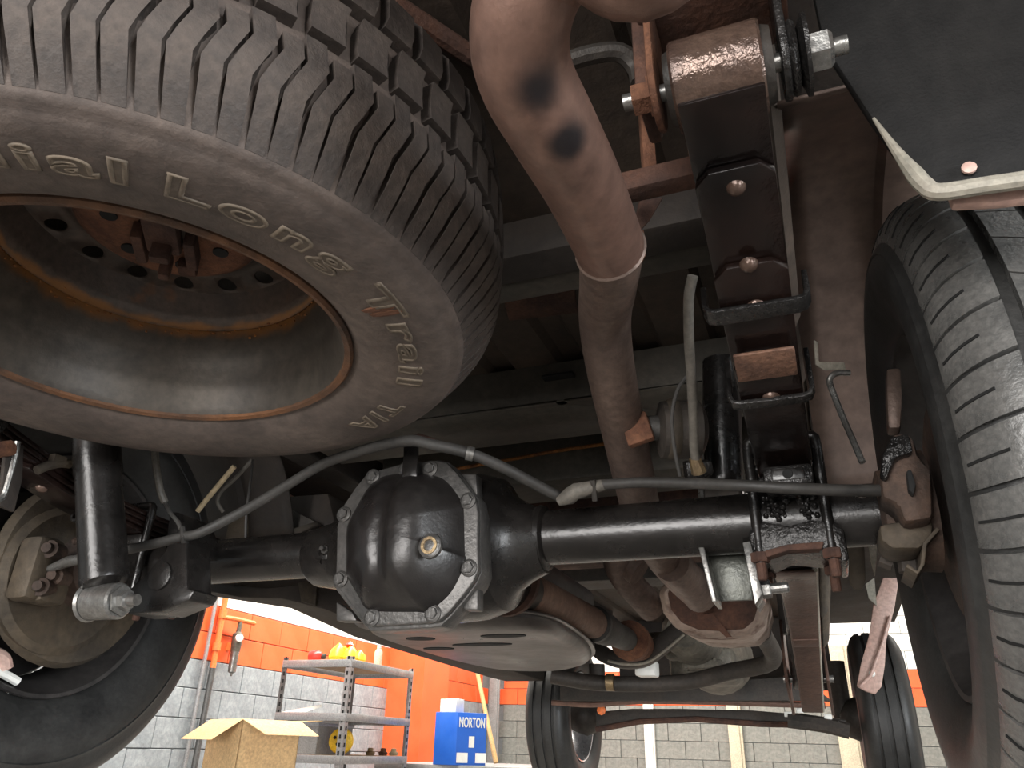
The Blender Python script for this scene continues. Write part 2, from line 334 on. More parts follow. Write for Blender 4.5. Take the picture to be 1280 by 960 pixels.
# on the middle shelves
t = E_('storage_bin', 'grey plastic bin on the middle shelf', 'bin', (-2.93, 4.2, .898))
b = WB(); x0, x1, y0, y1 = -3.07, -2.78, 3.87, 4.3
for (cx, cy, w_, d_) in ((x0, (y0+y1)/2, .006, y1-y0), (x1, (y0+y1)/2, .006, y1-y0), ((x0+x1)/2, y0, x1-x0, .006), ((x0+x1)/2, y1, x1-x0, .006)): b.box((cx, cy, .99), (w_, d_, .18))
b.box(((x0+x1)/2, (y0+y1)/2, .902), (x1-x0, y1-y0, .006)); wpart('tub', b, 'greyp', t)
wpart('rim', WB().box(((x0+x1)/2, y0-.004, 1.085), (x1-x0+.02, .012, .02)).box((x1+.004, (y0+y1)/2, 1.085), (.012, y1-y0+.02, .02)), 'shelf_steel', t, .003)
t = E_('paper_sheet', 'crumpled white paper on the second shelf', 'paper', (-2.95, 4.0, 1.158))
wpart('sheet', WB().add([(-3.08, 3.84, 1.158), (-2.88, 3.84, 1.16), (-2.86, 4.0, 1.2), (-3.02, 4.02, 1.17), (-3.06, 3.86, 1.166), (-2.89, 3.86, 1.172), (-2.87, 4.0, 1.215), (-3.02, 4.02, 1.182)], [(0, 1, 2, 3), (4, 5, 6, 7), (0, 1, 5, 4), (1, 2, 6, 5), (2, 3, 7, 6), (3, 0, 4, 7)]), 'white', t)
t = E_('tool_case', 'yellow rounded plastic case with dark dots on the middle shelf', 'case', (-2.66, 4.0, .898))
b = WB().lathe((-2.66, 3.985, .984), (.35, -1, 0), [(-.045, .05), (-.035, .078), (0, .085), (.035, .078), (.045, .05)], 20); wpart('shell', b, 'yellow', t, .004)
for (dx, dz) in ((-.03, .03), (.025, .035), (-.01, -.01), (.04, -.02)): wpart('knob', WB().lathe((-2.645+dx, 3.935+dx*.35, .975+dz), (.35, -1, 0), [(0, .011), (.006, .01), (.008, .006)], 10), 'dark', t)
for i, (yy, xx, m, lb) in enumerate(((4.35, -2.64, 'brass', 'small brass fitting on the middle shelf beside the yellow case'), (4.5, -2.62, 'rust', 'small rusty fitting on the middle shelf'), (4.62, -2.6, 'straw', 'small straw coloured block on the middle shelf by the last post'))):
    wsingle('fitting', lb, 'fitting', MB().lathe((0, 0, 0), (0, 0, 1), [(0, .03), (.02, .035), (.03, .02), (.045, .022), (.05, .01)], 10), m, (xx, yy, .898))
# cardboard box on its stand
bx = cp(304, 898, d=4.0); R = Matrix.Rotation(math.radians(64), 3, 'Z')
def RB(p): return Vector((bx.x, bx.y, 0))+R @ Vector(p)
zt, bz = bx.z-.005, .6; L1, L2 = .34, .42
t = E_('cardboard_box', 'open tan cardboard box with folded out flaps', 'box', RB((.1, .2, bz)))
def pan(nm, a, b_, c, d, n):
    q = [RB(p) for p in (a, b_, c, d)]; mb = WB(); mb.prism(q, R @ Vector(n)); wpart(nm, mb, 'card', t)
pan('side', (0, 0, bz), (L1, 0, bz), (L1, 0, zt), (0, 0, zt), (0, .006, 0)); pan('side', (0, 0, bz), (0, L2, bz), (0, L2, zt), (0, 0, zt), (.006, 0, 0))
pan('side', (0, L2, bz), (L1, L2, bz), (L1, L2, zt), (0, L2, zt), (0, -.006, 0)); pan('side', (L1, 0, bz), (L1, L2, bz), (L1, L2, zt), (L1, 0, zt), (-.006, 0, 0))
pan('base', (0, 0, bz), (L1, 0, bz), (L1, L2, bz), (0, L2, bz), (0, 0, .006))
pan('flap', (0, 0, zt), (L1, 0, zt), (L1+.03, -.16, zt-.07), (.06, -.16, zt-.07), (0, .003, .004)); pan('flap', (0, 0, zt), (0, L2, zt), (-.16, L2-.04, zt-.1), (-.13, .05, zt-.1), (.003, 0, .004))
pan('flap', (L1, 0, zt), (L1, L2, zt), (L1+.15, L2-.02, zt+.01), (L1+.15, .03, zt+.01), (0, 0, .004))
t = E_('side_table', 'small grey steel stand under the open cardboard box', 'table', RB((.18, .21, 0)))
q = WB(); q.prism([RB(p) for p in ((-.05, -.05, .57), (L1+.05, -.05, .57), (L1+.05, L2+.05, .57), (-.05, L2+.05, .57))], (0, 0, .03)); wpart('tabletop', q, 'shelf_steel', t)
for a in (0, L1):
    for c in (0, L2): wpart('leg', WB().tube([RB((a, c, 0)), RB((a, c, .575))], .018, 10), 'shelf_dark', t)
# air line with regulator on the left wall
p0, p1 = cp(268, 760, x=WX+.05), cp(252, 950, x=WX+.05)
t = E_('air_line', 'vertical air pipe on the block wall, orange above and dark below', 'pipe', (WX+.05, 3.92, 0))
yy = 3.93
wpart('pipe', WB().tube([(WX+.06, yy, ZB-.05), (WX+.06, yy, 2.3)], .022, 12), 'orange_dot', t); wpart('pipe', WB().tube([(WX+.06, yy, 0), (WX+.06, yy, ZB-.05)], .022, 12), 'shelf_dark', t)
wpart('pipe', WB().tube([(WX+.05, yy-.09, 0), (WX+.05, yy-.09, 2.2)], .015, 10), 'shelf_steel', t)
for z in (1.62, 1.86): wpart('coupling', WB().tube([(WX+.06, yy, z-.03), (WX+.06, yy, z+.03)], .032, 12), 'orange_dot', t)
wpart('branch_pipe', WB().tube([(WX+.06, yy, 1.84), (WX+.1, yy+.12, 1.84), (WX+.1, yy+.34, 1.84)], .018, 10), 'orange_dot', t)
t = E_('air_regulator', 'small grey air filter regulator hanging under the orange branch pipe', 'regulator', (WX+.12, yy+.16, 1.38))
wpart('body', WB().lathe((WX+.1, yy+.17, 1.6), (0, 0, 1), [(0, .035), (.06, .04), (.13, .04), (.15, .02), (.24, .015)], 16), 'trans', t)
wpart('bowl', WB().lathe((WX+.1, yy+.17, 1.42), (0, 0, 1), [(0, .008), (.02, .012), (.03, .03), (.18, .034)], 16), 'zinc', t)
wpart('gauge', WB().lathe((WX+.13, yy+.15, 1.7), (1, -.6, 0), [(0, .03), (.02, .03), (.022, .026)], 18), 'white', t)
wpart('bracket', WB().box((WX+.05, yy+.17, 1.64), (.1, .03, .06)), 'b_orange' if False else 'orange_dot', t)
# bench, blue box, stick
bb = cp(575, 956, d=6.0); zb = bb.z
t = E_('workbench', 'grey workbench along the left wall carrying the blue carton', 'bench', (-2.5, 5.7, 0))
wpart('bench_top', WB().box((-2.3, 5.7, zb-.025), (1.3, 1.5, .05)), 'greyp', t, .004)
for x in (-2.9, -1.7):
    for y in (5.0, 6.4): wpart('leg', WB().box((x, y, (zb-.05)/2), (.06, .06, zb-.05)), 'shelf_dark', t, .004)
A, B, Cc = cp(545, 890, d=6.05), cp(572, 893, d=5.95), cp(609, 890, d=6.1); h = A.z-zb
t = E_('abrasives_carton', 'blue carton lettered NORTON standing on the workbench', 'box', (B.x, B.y, zb))
a2, b2, c2 = (Vector((p.x, p.y, zb)) for p in (A, B, Cc)); d2 = a2+c2-b2
wpart('carton', WB().prism([a2, b2, c2, d2], (0, 0, h)), 'blue', t, .003)
nrm = (c2-b2).cross(V(0, 0, 1)).normalized(); nrm = nrm if nrm.y < 0 else -nrm
ux = (c2-b2).normalized()
def face_text(body, cx, z, size, m, parent, width=None, outline=False):
    cu = bpy.data.curves.new('text', 'FONT'); cu.body = body; cu.size = size; cu.extrude = .001
    if size == .1 and width is None: cu.space_character = 1.22
    if outline: cu.fill_mode = 'NONE'; cu.extrude = 0; cu.bevel_depth = .0034; cu.space_character = 1.22; cu.bevel_resolution = 1; cu.resolution_u = 6
    cu.align_x = 'CENTER'; cu.offset = size*.02
    ob = bpy.data.objects.new('tmp', cu); COL.objects.link(ob); dg = bpy.context.evaluated_depsgraph_get(); dg.update()
    me = bpy.data.meshes.new_from_object(ob.evaluated_get(dg)); bpy.data.objects.remove(ob); 
    if width:
        xs = [v.co.x for v in me.vertices]; k = width/(max(xs)-min(xs))
        for v in me.vertices: v.co.x *= k
    return me
me = face_text('NORTON', 0, 0, .1, 'white', t, (c2-b2).length*.86); me.materials.clear(); me.materials.append(M['white'])
mc = (b2+c2)/2+nrm*.003
rotm = Matrix((ux, V(0, 0, 1), nrm)).transposed().to_4x4()
if rotm.to_3x3().determinant() < 0: ux = -ux; rotm = Matrix((ux, V(0, 0, 1), nrm)).transposed().to_4x4()
link('lettering', me, None, t, mw=Matrix.Translation(mc+V(0, 0, h*.72)-(origin(t)+V(0, 0, Z0))) @ rotm)
for (s, z, w_, hh) in ((0, .44, .05, .08), (-.08, .14, .1, .07), (.09, .14, .1, .07)):
    q = mc+ux*s+V(0, 0, h*z); wpart('print_panel', WB().prism([q-ux*w_/2-V(0, 0, hh/2), q+ux*w_/2-V(0, 0, hh/2), q+ux*w_/2+V(0, 0, hh/2), q-ux*w_/2+V(0, 0, hh/2)], nrm*.0015), 'white', t)
q = (a2+c2)/2+V(0, 0, h)
wsingle('small_carton', 'small white carton on top of the blue carton', 'box', MB().prism([(-.1, -.05, 0), (.05, -.07, 0), (.07, .04, 0), (-.08, .06, 0)], (0, 0, .1)).box((0, -.0, .1), (.12, .08, .004)), 'white', (q.x-.07, q.y, q.z), .003)
q0, q1 = cp(620, 955, d=6.1), cp(599, 852, d=6.6); q0.z = zb+.021
single('wooden_stick', 'pale wooden stick leaning beside the blue carton', 'stick', MB().tube([q0-V(0, 0, Z0), (q0+q1)/2-V(0, 0, Z0), q1+(q1-q0)*.3-V(0, 0, Z0)], [.02, .018, .018], 10), 'wood', q0-V(0, 0, Z0))
# ================================================================== THE CAR
# ------------------------------------------------------------------ body underside
body = thing('car_body', 'dark dusty underbody sheet metal of the raised vehicle', 'car body', (0, .9, .1))
b = MB(); ys = [-1.15, 3.7]; xs = []
n = 96
prof = [( -.57+1.14*i/n, .405+(.014 if (i//4) % 3 == 0 else 0)) for i in range(n+1)]
b.rings([[V(x, y, z) for x, z in prof]+[V(x, y, .46) for x, z in prof[::-1]] for y in (-1.0, 3.7)])
part('floor_pan', b, 'pan', body)
def beam(nm, y0, y1, z0, z1, x0, x1, m='cross', bev=.006): return part(nm, MB().box(((x0+x1)/2, (y0+y1)/2, (z0+z1)/2), (x1-x0, y1-y0, z1-z0)), m, body, bev)
beam('crossmember', -.172, -.108, .345, .41, -.46, .482, 'under')
beam('crossmember', -.09, -.04, .36, .41, -.46, .482, 'cross')
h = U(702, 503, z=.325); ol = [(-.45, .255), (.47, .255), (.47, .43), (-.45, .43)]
cm = plate('crossmember', ol, [circ2(h.x, h.y, .011)], lambda u, v: V(u, v, .325), .004, 'cross', body)
part('flange', MB().box((.01, .257, .365), (.92, .004, .08)).box((.01, .428, .365), (.92, .004, .08)), 'cross', cm)
part('hole_shade_plate', MB().box((h.x, h.y, .37), (.06, .06, .004)), 'dark', cm)  # dark plate added above the hole to paint in its shade
beam('crossmember', .62, .78, .30, .41, -.46, .46, 'cross')
part('rusty_seam', MB().tube(smooth([U(560, 588, y=.61), U(640, 574, y=.61), U(700, 563, y=.61), U(780, 552, y=.61), U(850, 545, y=.61)]), .0045, 8), 'rust_flake', body)
beam('crossmember', .98, 1.1, .2, .41, -.46, .46, 'rust_dark')
beam('crossmember', 1.6, 1.75, .27, .41, -.48, .48, 'dk_steel')
for sx in (-1, 1):
    part('frame_rail', MB().box((sx*.515, 1.1, .365), (.066, 3.9, .09)), 'under', body, .006)
    # wheelhouse: a barrel of sheet around each rear wheel
    b = MB(); R0 = .47; inner = []
    x0, x1 = sx*.565, sx*.9
    for i, xx in enumerate((x0, sx*.6, sx*.69, sx*.7, x1)):
        r = R0-(.012 if i > 2 else 0)
        inner.append([V(xx, r*math.cos(a), max(.02+r*math.sin(a), .0)) for a in [PI*(.1+.6*k/28) for k in range(29)]])
    b.rings(inner, cap=False, closed=False)
    wh = part('wheelhouse', b, 'arch' if sx > 0 else 'under', body); md = wh.modifiers.new('t', 'SOLIDIFY'); md.thickness = .004; md.offset = 0
    part('side_floor', MB().box((sx*.735, 2.1, .43), (.33, 3.2, .04)).box((sx*.735, -.78, .43), (.33, .5, .04)), 'under', body)
    # outer body side and sill
    part('side_panel', MB().box((sx*.905, 1.15, .52), (.02, 1.3, .65)).box((sx*.905, -.75, .5), (.02, .5, .7)), 'body_pink', body, .008)
    if sx < 0: part('sill', MB().prism([V(-.9, y, z) for y, z in ((.45, .06), (.9, .092), (1.25, .058), (2.4, .03), (2.6, .03), (2.6, .2), (.45, .2))], (.2, 0, 0)), 'under', body, .01)
part('body_rod', MB().tube([U(490, 5, z=.385), U(600, 78, z=.385), U(680, 120, z=.385)], .011, 10), 'rust_dark', body)
part('rusty_patch_plate', MB().prism([U(*p, z=.392) for p in ((628, 372), (718, 362), (722, 392), (636, 402))], (0, 0, .012)), 'rust_dark', body, .003)
part('roof_shell', MB().box((0, 1.3, .9), (1.8, 4.9, .04)).box((0, -1.15, .75), (1.8, .04, .35)), 'under', body)
part('front_bulkhead', MB().box((0, 3.45, .25), (1.1, .04, .4)), 'under', body)
# black flap behind the right wheel, with its rolled lip
fl = thing('quarter_panel_flap', 'black panel with a pale rolled lower lip behind the right rear wheel', 'panel', U(1165, 235, y=-.45))
pl = [(985, -160), (1030, 55), (1085, 140), (1120, 190), (1152, 228), (1170, 240), (1230, 232), (1300, 222), (1420, 205), (1420, -160)]
part('panel', MB().prism([U(*p, y=-.45) for p in pl], (0, .012, 0)), 'panel', fl, .002)
lp = [U(*p, y=-.452) for p in ((1092, 148), (1120, 188), (1140, 214), (1156, 232), (1174, 240), (1230, 232), (1300, 222), (1420, 204))]
lps = smooth(lp); part('lip', MB().tube(lps, [min(.0065, .0012+.0006*i) for i in range(len(lps))], 10), 'lip', fl)
p = U(1211, 211, y=-.453); part('rivet', MB().lathe(p, (0, -1, 0), [(0, .005), (.002, .005), (.003, .003)], 12), 'body_pink', fl)
part('arch_edge', MB().strap([U(*p, y=-.43) for p in ((1185, 246), (1240, 243), (1300, 236), (1420, 222))], (0, 0, 1), .01, .022), 'body_pink', fl, .003)
# corner of the front fender seen past the right sill
ff = thing('front_fender_liner', 'pale pink fender edge panel hanging before the right front tyre', 'panel', U(1092, 868, y=2.3))
part('panel', MB().prism([U(*p, y=2.3) for p in ((1104, 722), (1124, 722), (1118, 760), (1108, 800), (1106, 832), (1102, 858), (1094, 868), (1082, 864), (1071, 858), (1076, 830), (1086, 795), (1092, 755))], (0, .02, 0)), 'body_pink', ff, .004)
part('fold', MB().tube([U(1113, 770, y=2.29), U(1103, 805, y=2.29), U(1088, 845, y=2.29), U(1075, 858, y=2.29)], .006, 8), 'body_pink', ff)
part('bracket', MB().prism([U(*p, y=2.28) for p in ((1082, 730), (1093, 722), (1096, 757), (1086, 748))], (0, .015, 0)), 'lip', ff)
p = U(1090, 842, y=2.298); part('clip', MB().lathe(p, (0, -1, 0), [(0, .012), (.005, .011), (.008, .005)], 12), 'white', ff)

# ------------------------------------------------------------------ tyres
def lathe_local(prof, n=72): return MB().lathe((0, 0, 0), (0, 0, 1), prof, n, cap=False)
def wheel_at(t, mw): t.matrix_world = mw
def block_piece(outer, inner_drop, th0, th1, zig=lambda a: 0, sub=2):
    """tread block: outer = [(a, r)...] across the tread, from angle th0 to th1"""
    b = MB(); rows = []
    for k in range(sub+1):
        th = th0+(th1-th0)*k/sub
        top = []; bot = []
        for a, r in outer:
            t_ = th+zig(a); top.append(V(r*math.cos(t_), r*math.sin(t_), a)); r2 = r-inner_drop; bot.append(V(r2*math.cos(t_), r2*math.sin(t_), a))
        rows.append(top+bot[::-1])
    return b.rings(rows)
def axis_matrix(c, zdir, xdir):
    z = Vector(zdir).normalized(); x = Vector(xdir); x = (x-z*x.dot(z)).normalized(); y = z.cross(x)
    return Matrix.Translation(Vector(c)+V(0, 0, Z0)) @ Matrix((x, y, z)).transposed().to_4x4()
# ---- spare wheel under the floor
sp = thing('spare_wheel', 'dusty all-terrain spare wheel stowed flat under the floor, rusty rim inside', 'wheel', (0, 0, 0))
SC = V(-.065, -.4848, .1076)
wheel_at(sp, axis_matrix(SC, (.025, -.001, -1), (1, 0, 0))); ORG[sp.name] = V(0, 0, 0)
carc = [(-.006, .2035), (.0, .209), (.006, .216), (.0125, .228), (.0165, .245), (.0185, .27), (.0175, .295), (.0145, .309), (.0125, .311), (.0125, .317), (.0085, .3225), (-.004, .329), (-.022, .339), (-.04, .3475), (-.1, .352), (-.19, .3475), (-.212, .335), (-.228, .31), (-.232, .27), (-.226, .235), (-.21, .205)]
tire = link('tire', mesh('tire', lathe_local(carc, 96), ang=50), 'spare_rubber', sp)
NP = 58; st = 2*PI/NP
def zig(a): # chevron lugs
    u = -a
    return (.012*(u/.03) if u < .03 else .012+(-.03)*(u-.03)/.03 if u < .06 else -.018+.02*(u-.06)/.03)
sho = [(.007, .3235), (-.004, .3335), (-.018, .3455), (-.03, .3535), (-.042, .358), (-.06, .3605), (-.082, .362)]
m1 = mesh('tread_block', block_piece(sho, .012, -.5*st*.98, -.07*st, zig), ang=25); m2 = mesh('tread_block', block_piece([(a, r) for a, r in sho[:-1]]+[(-.074, .3615)], .012, .0*st, .38*st, zig), ang=25)
b3 = block_piece([(-.092, .3625), (-.1, .363), (-.12, .363), (-.134, .3625)], .012, -.36*st, .36*st, lambda a: .012*math.sin((-a-.09)*70))
m3_ = mesh('tread_block', b3, ang=25)
m4 = mesh('tread_block', block_piece([(-.144, .362), (-.16, .361), (-.19, .357), (-.205, .345)], .012, -.38*st, .34*st, lambda a: -.02*math.sin((-a-.14)*40)), ang=25)
for k in range(NP):
    for me in (m1, m2, m3_, m4):
        off = st*.45 if me is m3_ else 0
        link('tread_block', me, 'spare_block', tire, mw=Matrix.Rotation(k*st+off, 4, 'Z'))
rim = link('rim', mesh('rim', lathe_local([(-.022, .1985), (-.012, .2065), (.0, .2085), (.004, .2065), (.0045, .2025), (.001, .1995), (-.008, .1965), (-.02, .1915), (-.035, .187), (-.05, .1865), (-.06, .182), (-.08, .176), (-.1, .171), (-.12, .169), (-.135, .168), (-.15, .167), (-.19, .165), (-.21, .18), (-.222, .205)], 80), ang=50), 'spare_barrel', sp)
link('rim_lip', mesh('rim_lip', MB().lathe((0, 0, 0), (0, 0, 1), [(-.004, .2085), (.0035, .2095), (.0065, .2065), (.0045, .201), (-.001, .199), (-.004, .2085)], 90, cap=False)), 'liprust', rim)
bb_ = MB()
for k in range(150):
    a = k/150*2*PI; r = .1675+random.uniform(-.002, .0015)
    bb_.box((r*math.cos(a), r*math.sin(a), -.097+random.gauss(0, .004)), (random.uniform(.001, .0025), random.uniform(.002, .005), random.uniform(.0015, .003)), Matrix.Rotation(a+random.uniform(-.5, .5), 3, 'Z'))
o = link('rust_flakes', mesh('rust_flakes', bb_, bevel=.0006, seg=1), 'rust_flake', rim); o['kind'] = 'stuff'
mwi = sp.matrix_world.inverted()
def loc_sp(px, py, z):                     # pixel on a horizontal plane -> spare wheel frame
    return mwi @ (U(px, py, z=z)+V(0, 0, Z0))
h0 = loc_sp(230, 350, .255); a0 = math.atan2(h0.y, h0.x)
def zdisc(r): return -.147+.047*max(0, (r-.15)/.018)**1.2-.006*math.exp(-((r-.115)/.012)**2)+(.018*max(0, (.105-r)/.02) if r > .085 else .018)
out = circ2(0, 0, .168, 96); holes = [circ2(.136*math.cos(a0+k*PI/8), .136*math.sin(a0+k*PI/8), .0115, 16) for k in range(16)]+[circ2(0, 0, .032, 24)]
allp = holes+[circ2(0, 0, r, 64) for r in ()]
ORG[sp.name] = V(0, 0, 0)
# radial guide points come from extra tiny loops: build the disc as rings of its own where no holes are needed
dp = plate('wheel_disc', out, holes, lambda u, v: V(u, v, zdisc(math.hypot(u, v)) if math.hypot(u, v) > .03 else -.129), .003, 'spare_rim', sp, guides=[circ2(0, 0, r_, 72) for r_ in (.162, .156, .151)]+[circ2(0, 0, r_, 48) for r_ in (.121, .115, .106, .095, .086, .06)])
hubp = link('hub_plate', mesh('hub_plate', MB().lathe((0, 0, 0), (0, 0, 1), [(-.145, .098), (-.132, .094), (-.124, .082), (-.122, .06), (-.124, .03), (-.135, .028)], 48, cap=False), ang=40), 'rust', sp)
for k in range(6):
    a = a0+k*PI/3+.2; link('stud_hole', mesh('stud_hole', MB().lathe((.057*math.cos(a), .057*math.sin(a), -.1225), (0, 0, 1), [(0, .0085), (.0018, .0085), (.0018, .007)], 14)), 'dark', hubp)
lo = Matrix.Rotation(a0, 4, 'Z')
b = MB().box((-.02, 0, -.112), (.06, .034, .02)).box((.012, .026, -.114), (.05, .012, .022)).box((.012, -.026, -.114), (.05, .012, .022)).box((.03, 0, -.1), (.012, .012, .03)).box((-.005, 0, -.098), (.012, .02, .03)).box((.05, .018, -.116), (.02, .02, .014))
link('carrier_hook', mesh('carrier_hook', b, bevel=.003), 'rust_dark', sp, mw=lo)
link('winch_cable', mesh('winch_cable', MB().lathe((0, 0, 0), (0, 0, 1), [(-.25, .008), (-.11, .008)], 10)), 'rust_dark', sp)
def sidez(r):
    for (a1, r1), (a2, r2) in zip(carc, carc[1:]):
        if r1 <= r <= r2 and r2 > r1: return a1+(a2-a1)*(r-r1)/(r2-r1)
    return .018
def ring_text(body, pa, pb, r0, hgt, outline=True):      # raised letters bent round the sidewall from pixel pa to pixel pb
    A_, B_ = loc_sp(*pa, .09), loc_sp(*pb, .09); ta, tb = math.atan2(A_.y, A_.x), math.atan2(B_.y, B_.x)
    d = (ta-tb) % (2*PI)
    me = face_text(body, 0, 0, .1, 'letters', None, outline=outline); xs = [v.co.x for v in me.vertices]; x0, x1 = min(xs), max(xs); capH = .0729
    bm = bmesh.new(); bm.from_mesh(me); bmesh.ops.subdivide_edges(bm, edges=[e for e in bm.edges if e.calc_length() > .02], cuts=2); bm.to_mesh(me); bm.free()
    for v in me.vertices:
        u = (v.co.x-x0)/(x1-x0); r = r0+(v.co.y/capH-.5)*hgt; th = ta-u*d
        v.co = (r*math.cos(th), r*math.sin(th), sidez(min(max(r, .21), .32))+(v.co.z*.4+.0003 if outline else (.0009 if v.co.z > 0 else -.001)))
    me.materials.clear()
    if outline: link('lettering_outline', me, 'letters', tire); ring_text(body, pa, pb, r0, hgt, False)
    else: link('lettering', me, 'spare_letter', tire)
ring_text('Radial', (-150, 235), (158, 205), .272, .026)
ring_text('Long', (205, 232), (455, 340), .272, .026)
ring_text('Trail', (468, 362), (535, 490), .272, .026)
ring_text('T/A', (520, 515), (470, 545), .272, .026)
for (a_, r_, w_) in ((.02, .262, .03), (-.012, .266, .022)):          # rusty scuff beside the lettering
    q = loc_sp(488, 395, .09); th = math.atan2(q.y, q.x)+a_
    me = mesh('scuff', MB().lathe((0, 0, 0), (0, 0, 1), [(-.0005, .008), (.0006, .007)], 9)); ob = link('scuff', me, 'rust', tire, mw=Matrix.Translation((r_*math.cos(th), r_*math.sin(th), .0186)) @ Matrix.Rotation(th, 4, 'Z') @ Matrix.Scale(2.2, 4, (1, 0, 0)) @ Matrix.Scale(.6, 4, (0, 1, 0)))

# ---- road wheels; local z points to the car's centre line (inner side), a = 0 in the middle plane
def road_wheel(name, label, c, inward, blocks, spokes=True, steer=0, rim_m='alloy'):
    t = thing(name, label, 'wheel', (0, 0, 0)); ORG[t.name] = V(0, 0, 0)
    z = Matrix.Rotation(steer, 3, 'Z') @ V(inward, 0, 0); wheel_at(t, axis_matrix(c, z, (0, 1, 0)))
    half = [(.076, .205), (.083, .21), (.092, .222), (.103, .25), (.108, .275), (.1065, .293), (.103, .2995), (.1045, .3015), (.1025, .304), (.099, .309)]
    if blocks: tread = [(.094, .321), (.085, .334), (.072, .342), (.05, .349), (0, .351)]
    else: tread = [(.094, .325), (.085, .34), (.072, .35), (.056, .3555), (.052, .3555), (.051, .348), (.039, .348), (.038, .3575), (.008, .3585), (.007, .35), (0, .35)]
    pr = half+tread; pr = pr+[(-a, r) for a, r in pr[::-1][1:]]
    ti = link('tire', mesh('tire', lathe_local(pr, 96), ang=40), 'rubber', t)
    if blocks:
        Nn = 46; s_ = 2*PI/Nn
        sh = [(.0985, .309), (.0955, .3205), (.09, .3325), (.082, .3425), (.072, .3505), (.06, .3555), (.051, .3575)]
        sk = lambda a: .016*(a-.075)/.025 if a < .1 else .016
        A1 = mesh('tread_block', block_piece(sh, .012, -.455*s_, .455*s_, lambda a: -.03*(a-.05)/.05, 3), ang=25)
        A2 = mesh('tread_block', block_piece([(.039, .3585), (.03, .3592), (.02, .3597), (.011, .36)], .012, -.48*s_, .48*s_, lambda a: .03*(a-.02)/.02, 3), ang=25)
        A3 = mesh('tread_block', block_piece([(-.002, .36), (-.02, .3597), (-.036, .3585)], .012, -.48*s_, .48*s_, lambda a: .03*(a+.02)/.02, 3), ang=25)
        A4 = mesh('tread_block', block_piece([(-a, r) for a, r in sh[::-1]], .012, -.485*s_, .485*s_, lambda a: .03*(a+.05)/.05, 3), ang=25)
        sip = MB()
        for kk in range(5):
            a1 = .094-.008*kk
        # half-length sipe in the middle of each shoulder block
        sp_ = MB(); pts = []
        for a, r in sh[1:5]: th = -.03*(a-.05)/.05; pts.append(V((r+.0004)*math.cos(th), (r+.0004)*math.sin(th), a))
        sp_.strap(pts, (0, 1, 0), .002, .0022); SM = mesh('sipe', sp_)
        for k in range(Nn):
            for me in (A1, A2, A3, A4):
                ob = link('tread_block', me, 'tread', ti, mw=Matrix.Rotation(k*s_+(.3*s_ if me in (A2, A4) else 0), 4, 'Z'))
            link('sipe', SM, 'dark', ti, mw=Matrix.Rotation(k*s_, 4, 'Z'))
    rp = [(.07, .2), (.082, .206), (.086, .204), (.084, .198), (.076, .194), (.06, .188), (.04, .178), (-.03, .172), (-.055, .18), (-.07, .192), (-.08, .204), (-.086, .206), (-.07, .2)]
    ri = link('rim', mesh('rim', lathe_local(rp, 64), ang=40), rim_m, t)
    if not spokes: link('wheel_disc', mesh('wheel_disc', MB().lathe((0, 0, 0), (0, 0, 1), [(-.06, .18), (-.045, .172), (-.03, .15), (-.05, .1), (-.05, .04), (-.056, .03)], 48, cap=False)), rim_m, t).modifiers.new('t', 'SOLIDIFY').thickness = .006
    if spokes:
        for k in range(5):
            a = 2*PI*k/5+.35; b = MB()
            b.rings([[V(.03, -.035, -.03), V(.03, .035, -.03), V(.03, .035, -.065), V(.03, -.035, -.065)], [V(.1, -.03, -.035), V(.1, .03, -.035), V(.1, .025, -.07), V(.1, -.025, -.07)], [V(.18, -.045, -.045), V(.18, .045, -.045), V(.182, .045, -.075), V(.182, -.045, -.075)]])
            link('spoke', mesh('spoke', b, bevel=.005), rim_m, t, mw=Matrix.Rotation(a, 4, 'Z'))
        link('wheel_hub', mesh('wheel_hub', MB().lathe((0, 0, 0), (0, 0, 1), [(-.075, .02), (-.072, .06), (-.03, .07), (0, .06), (.01, .045)], 32)), rim_m, t)
    return t
wr = road_wheel('road_wheel', 'large road wheel with clean ribbed tread on the right end of the rear axle', (.75, 0, 0), -1, True)
wl_ = road_wheel('road_wheel', 'road wheel with ochre brake shield on the left end of the rear axle', (-.765, 0, 0), 1, False, spokes=False)
def on_wheel(name, mb, m, w_, bev=0):        # a piece given in the car frame, carried by a wheel
    mb.v = [p+V(0, 0, Z0) for p in mb.v]; return link(name, mesh(name, mb, bevel=bev), m, w_, mw=w_.matrix_world.inverted())
on_wheel('wheel_weight', MB().tube(smooth([U(-12, 836, x=-.69), U(6, 843, x=-.69), U(22, 852, x=-.69)], 3), .007, 8), 'white', wl_)
on_wheel('wheel_weight', MB().tube(smooth([U(-8, 818, x=-.69), U(3, 824, x=-.69), U(6, 836, x=-.69)], 3), .012, 10), 'body_pink', wl_)
wfl = road_wheel('road_wheel', 'left front road wheel with bright alloy rim seen past the fuel tank', (-.72, 2.98, -.1), 1, False, rim_m='chrome', steer=.0)
wfr = road_wheel('road_wheel', 'right front road wheel behind the pale pink fender edge', (.73, 2.98, -.1), -1, False, rim_m='chrome', steer=.0)

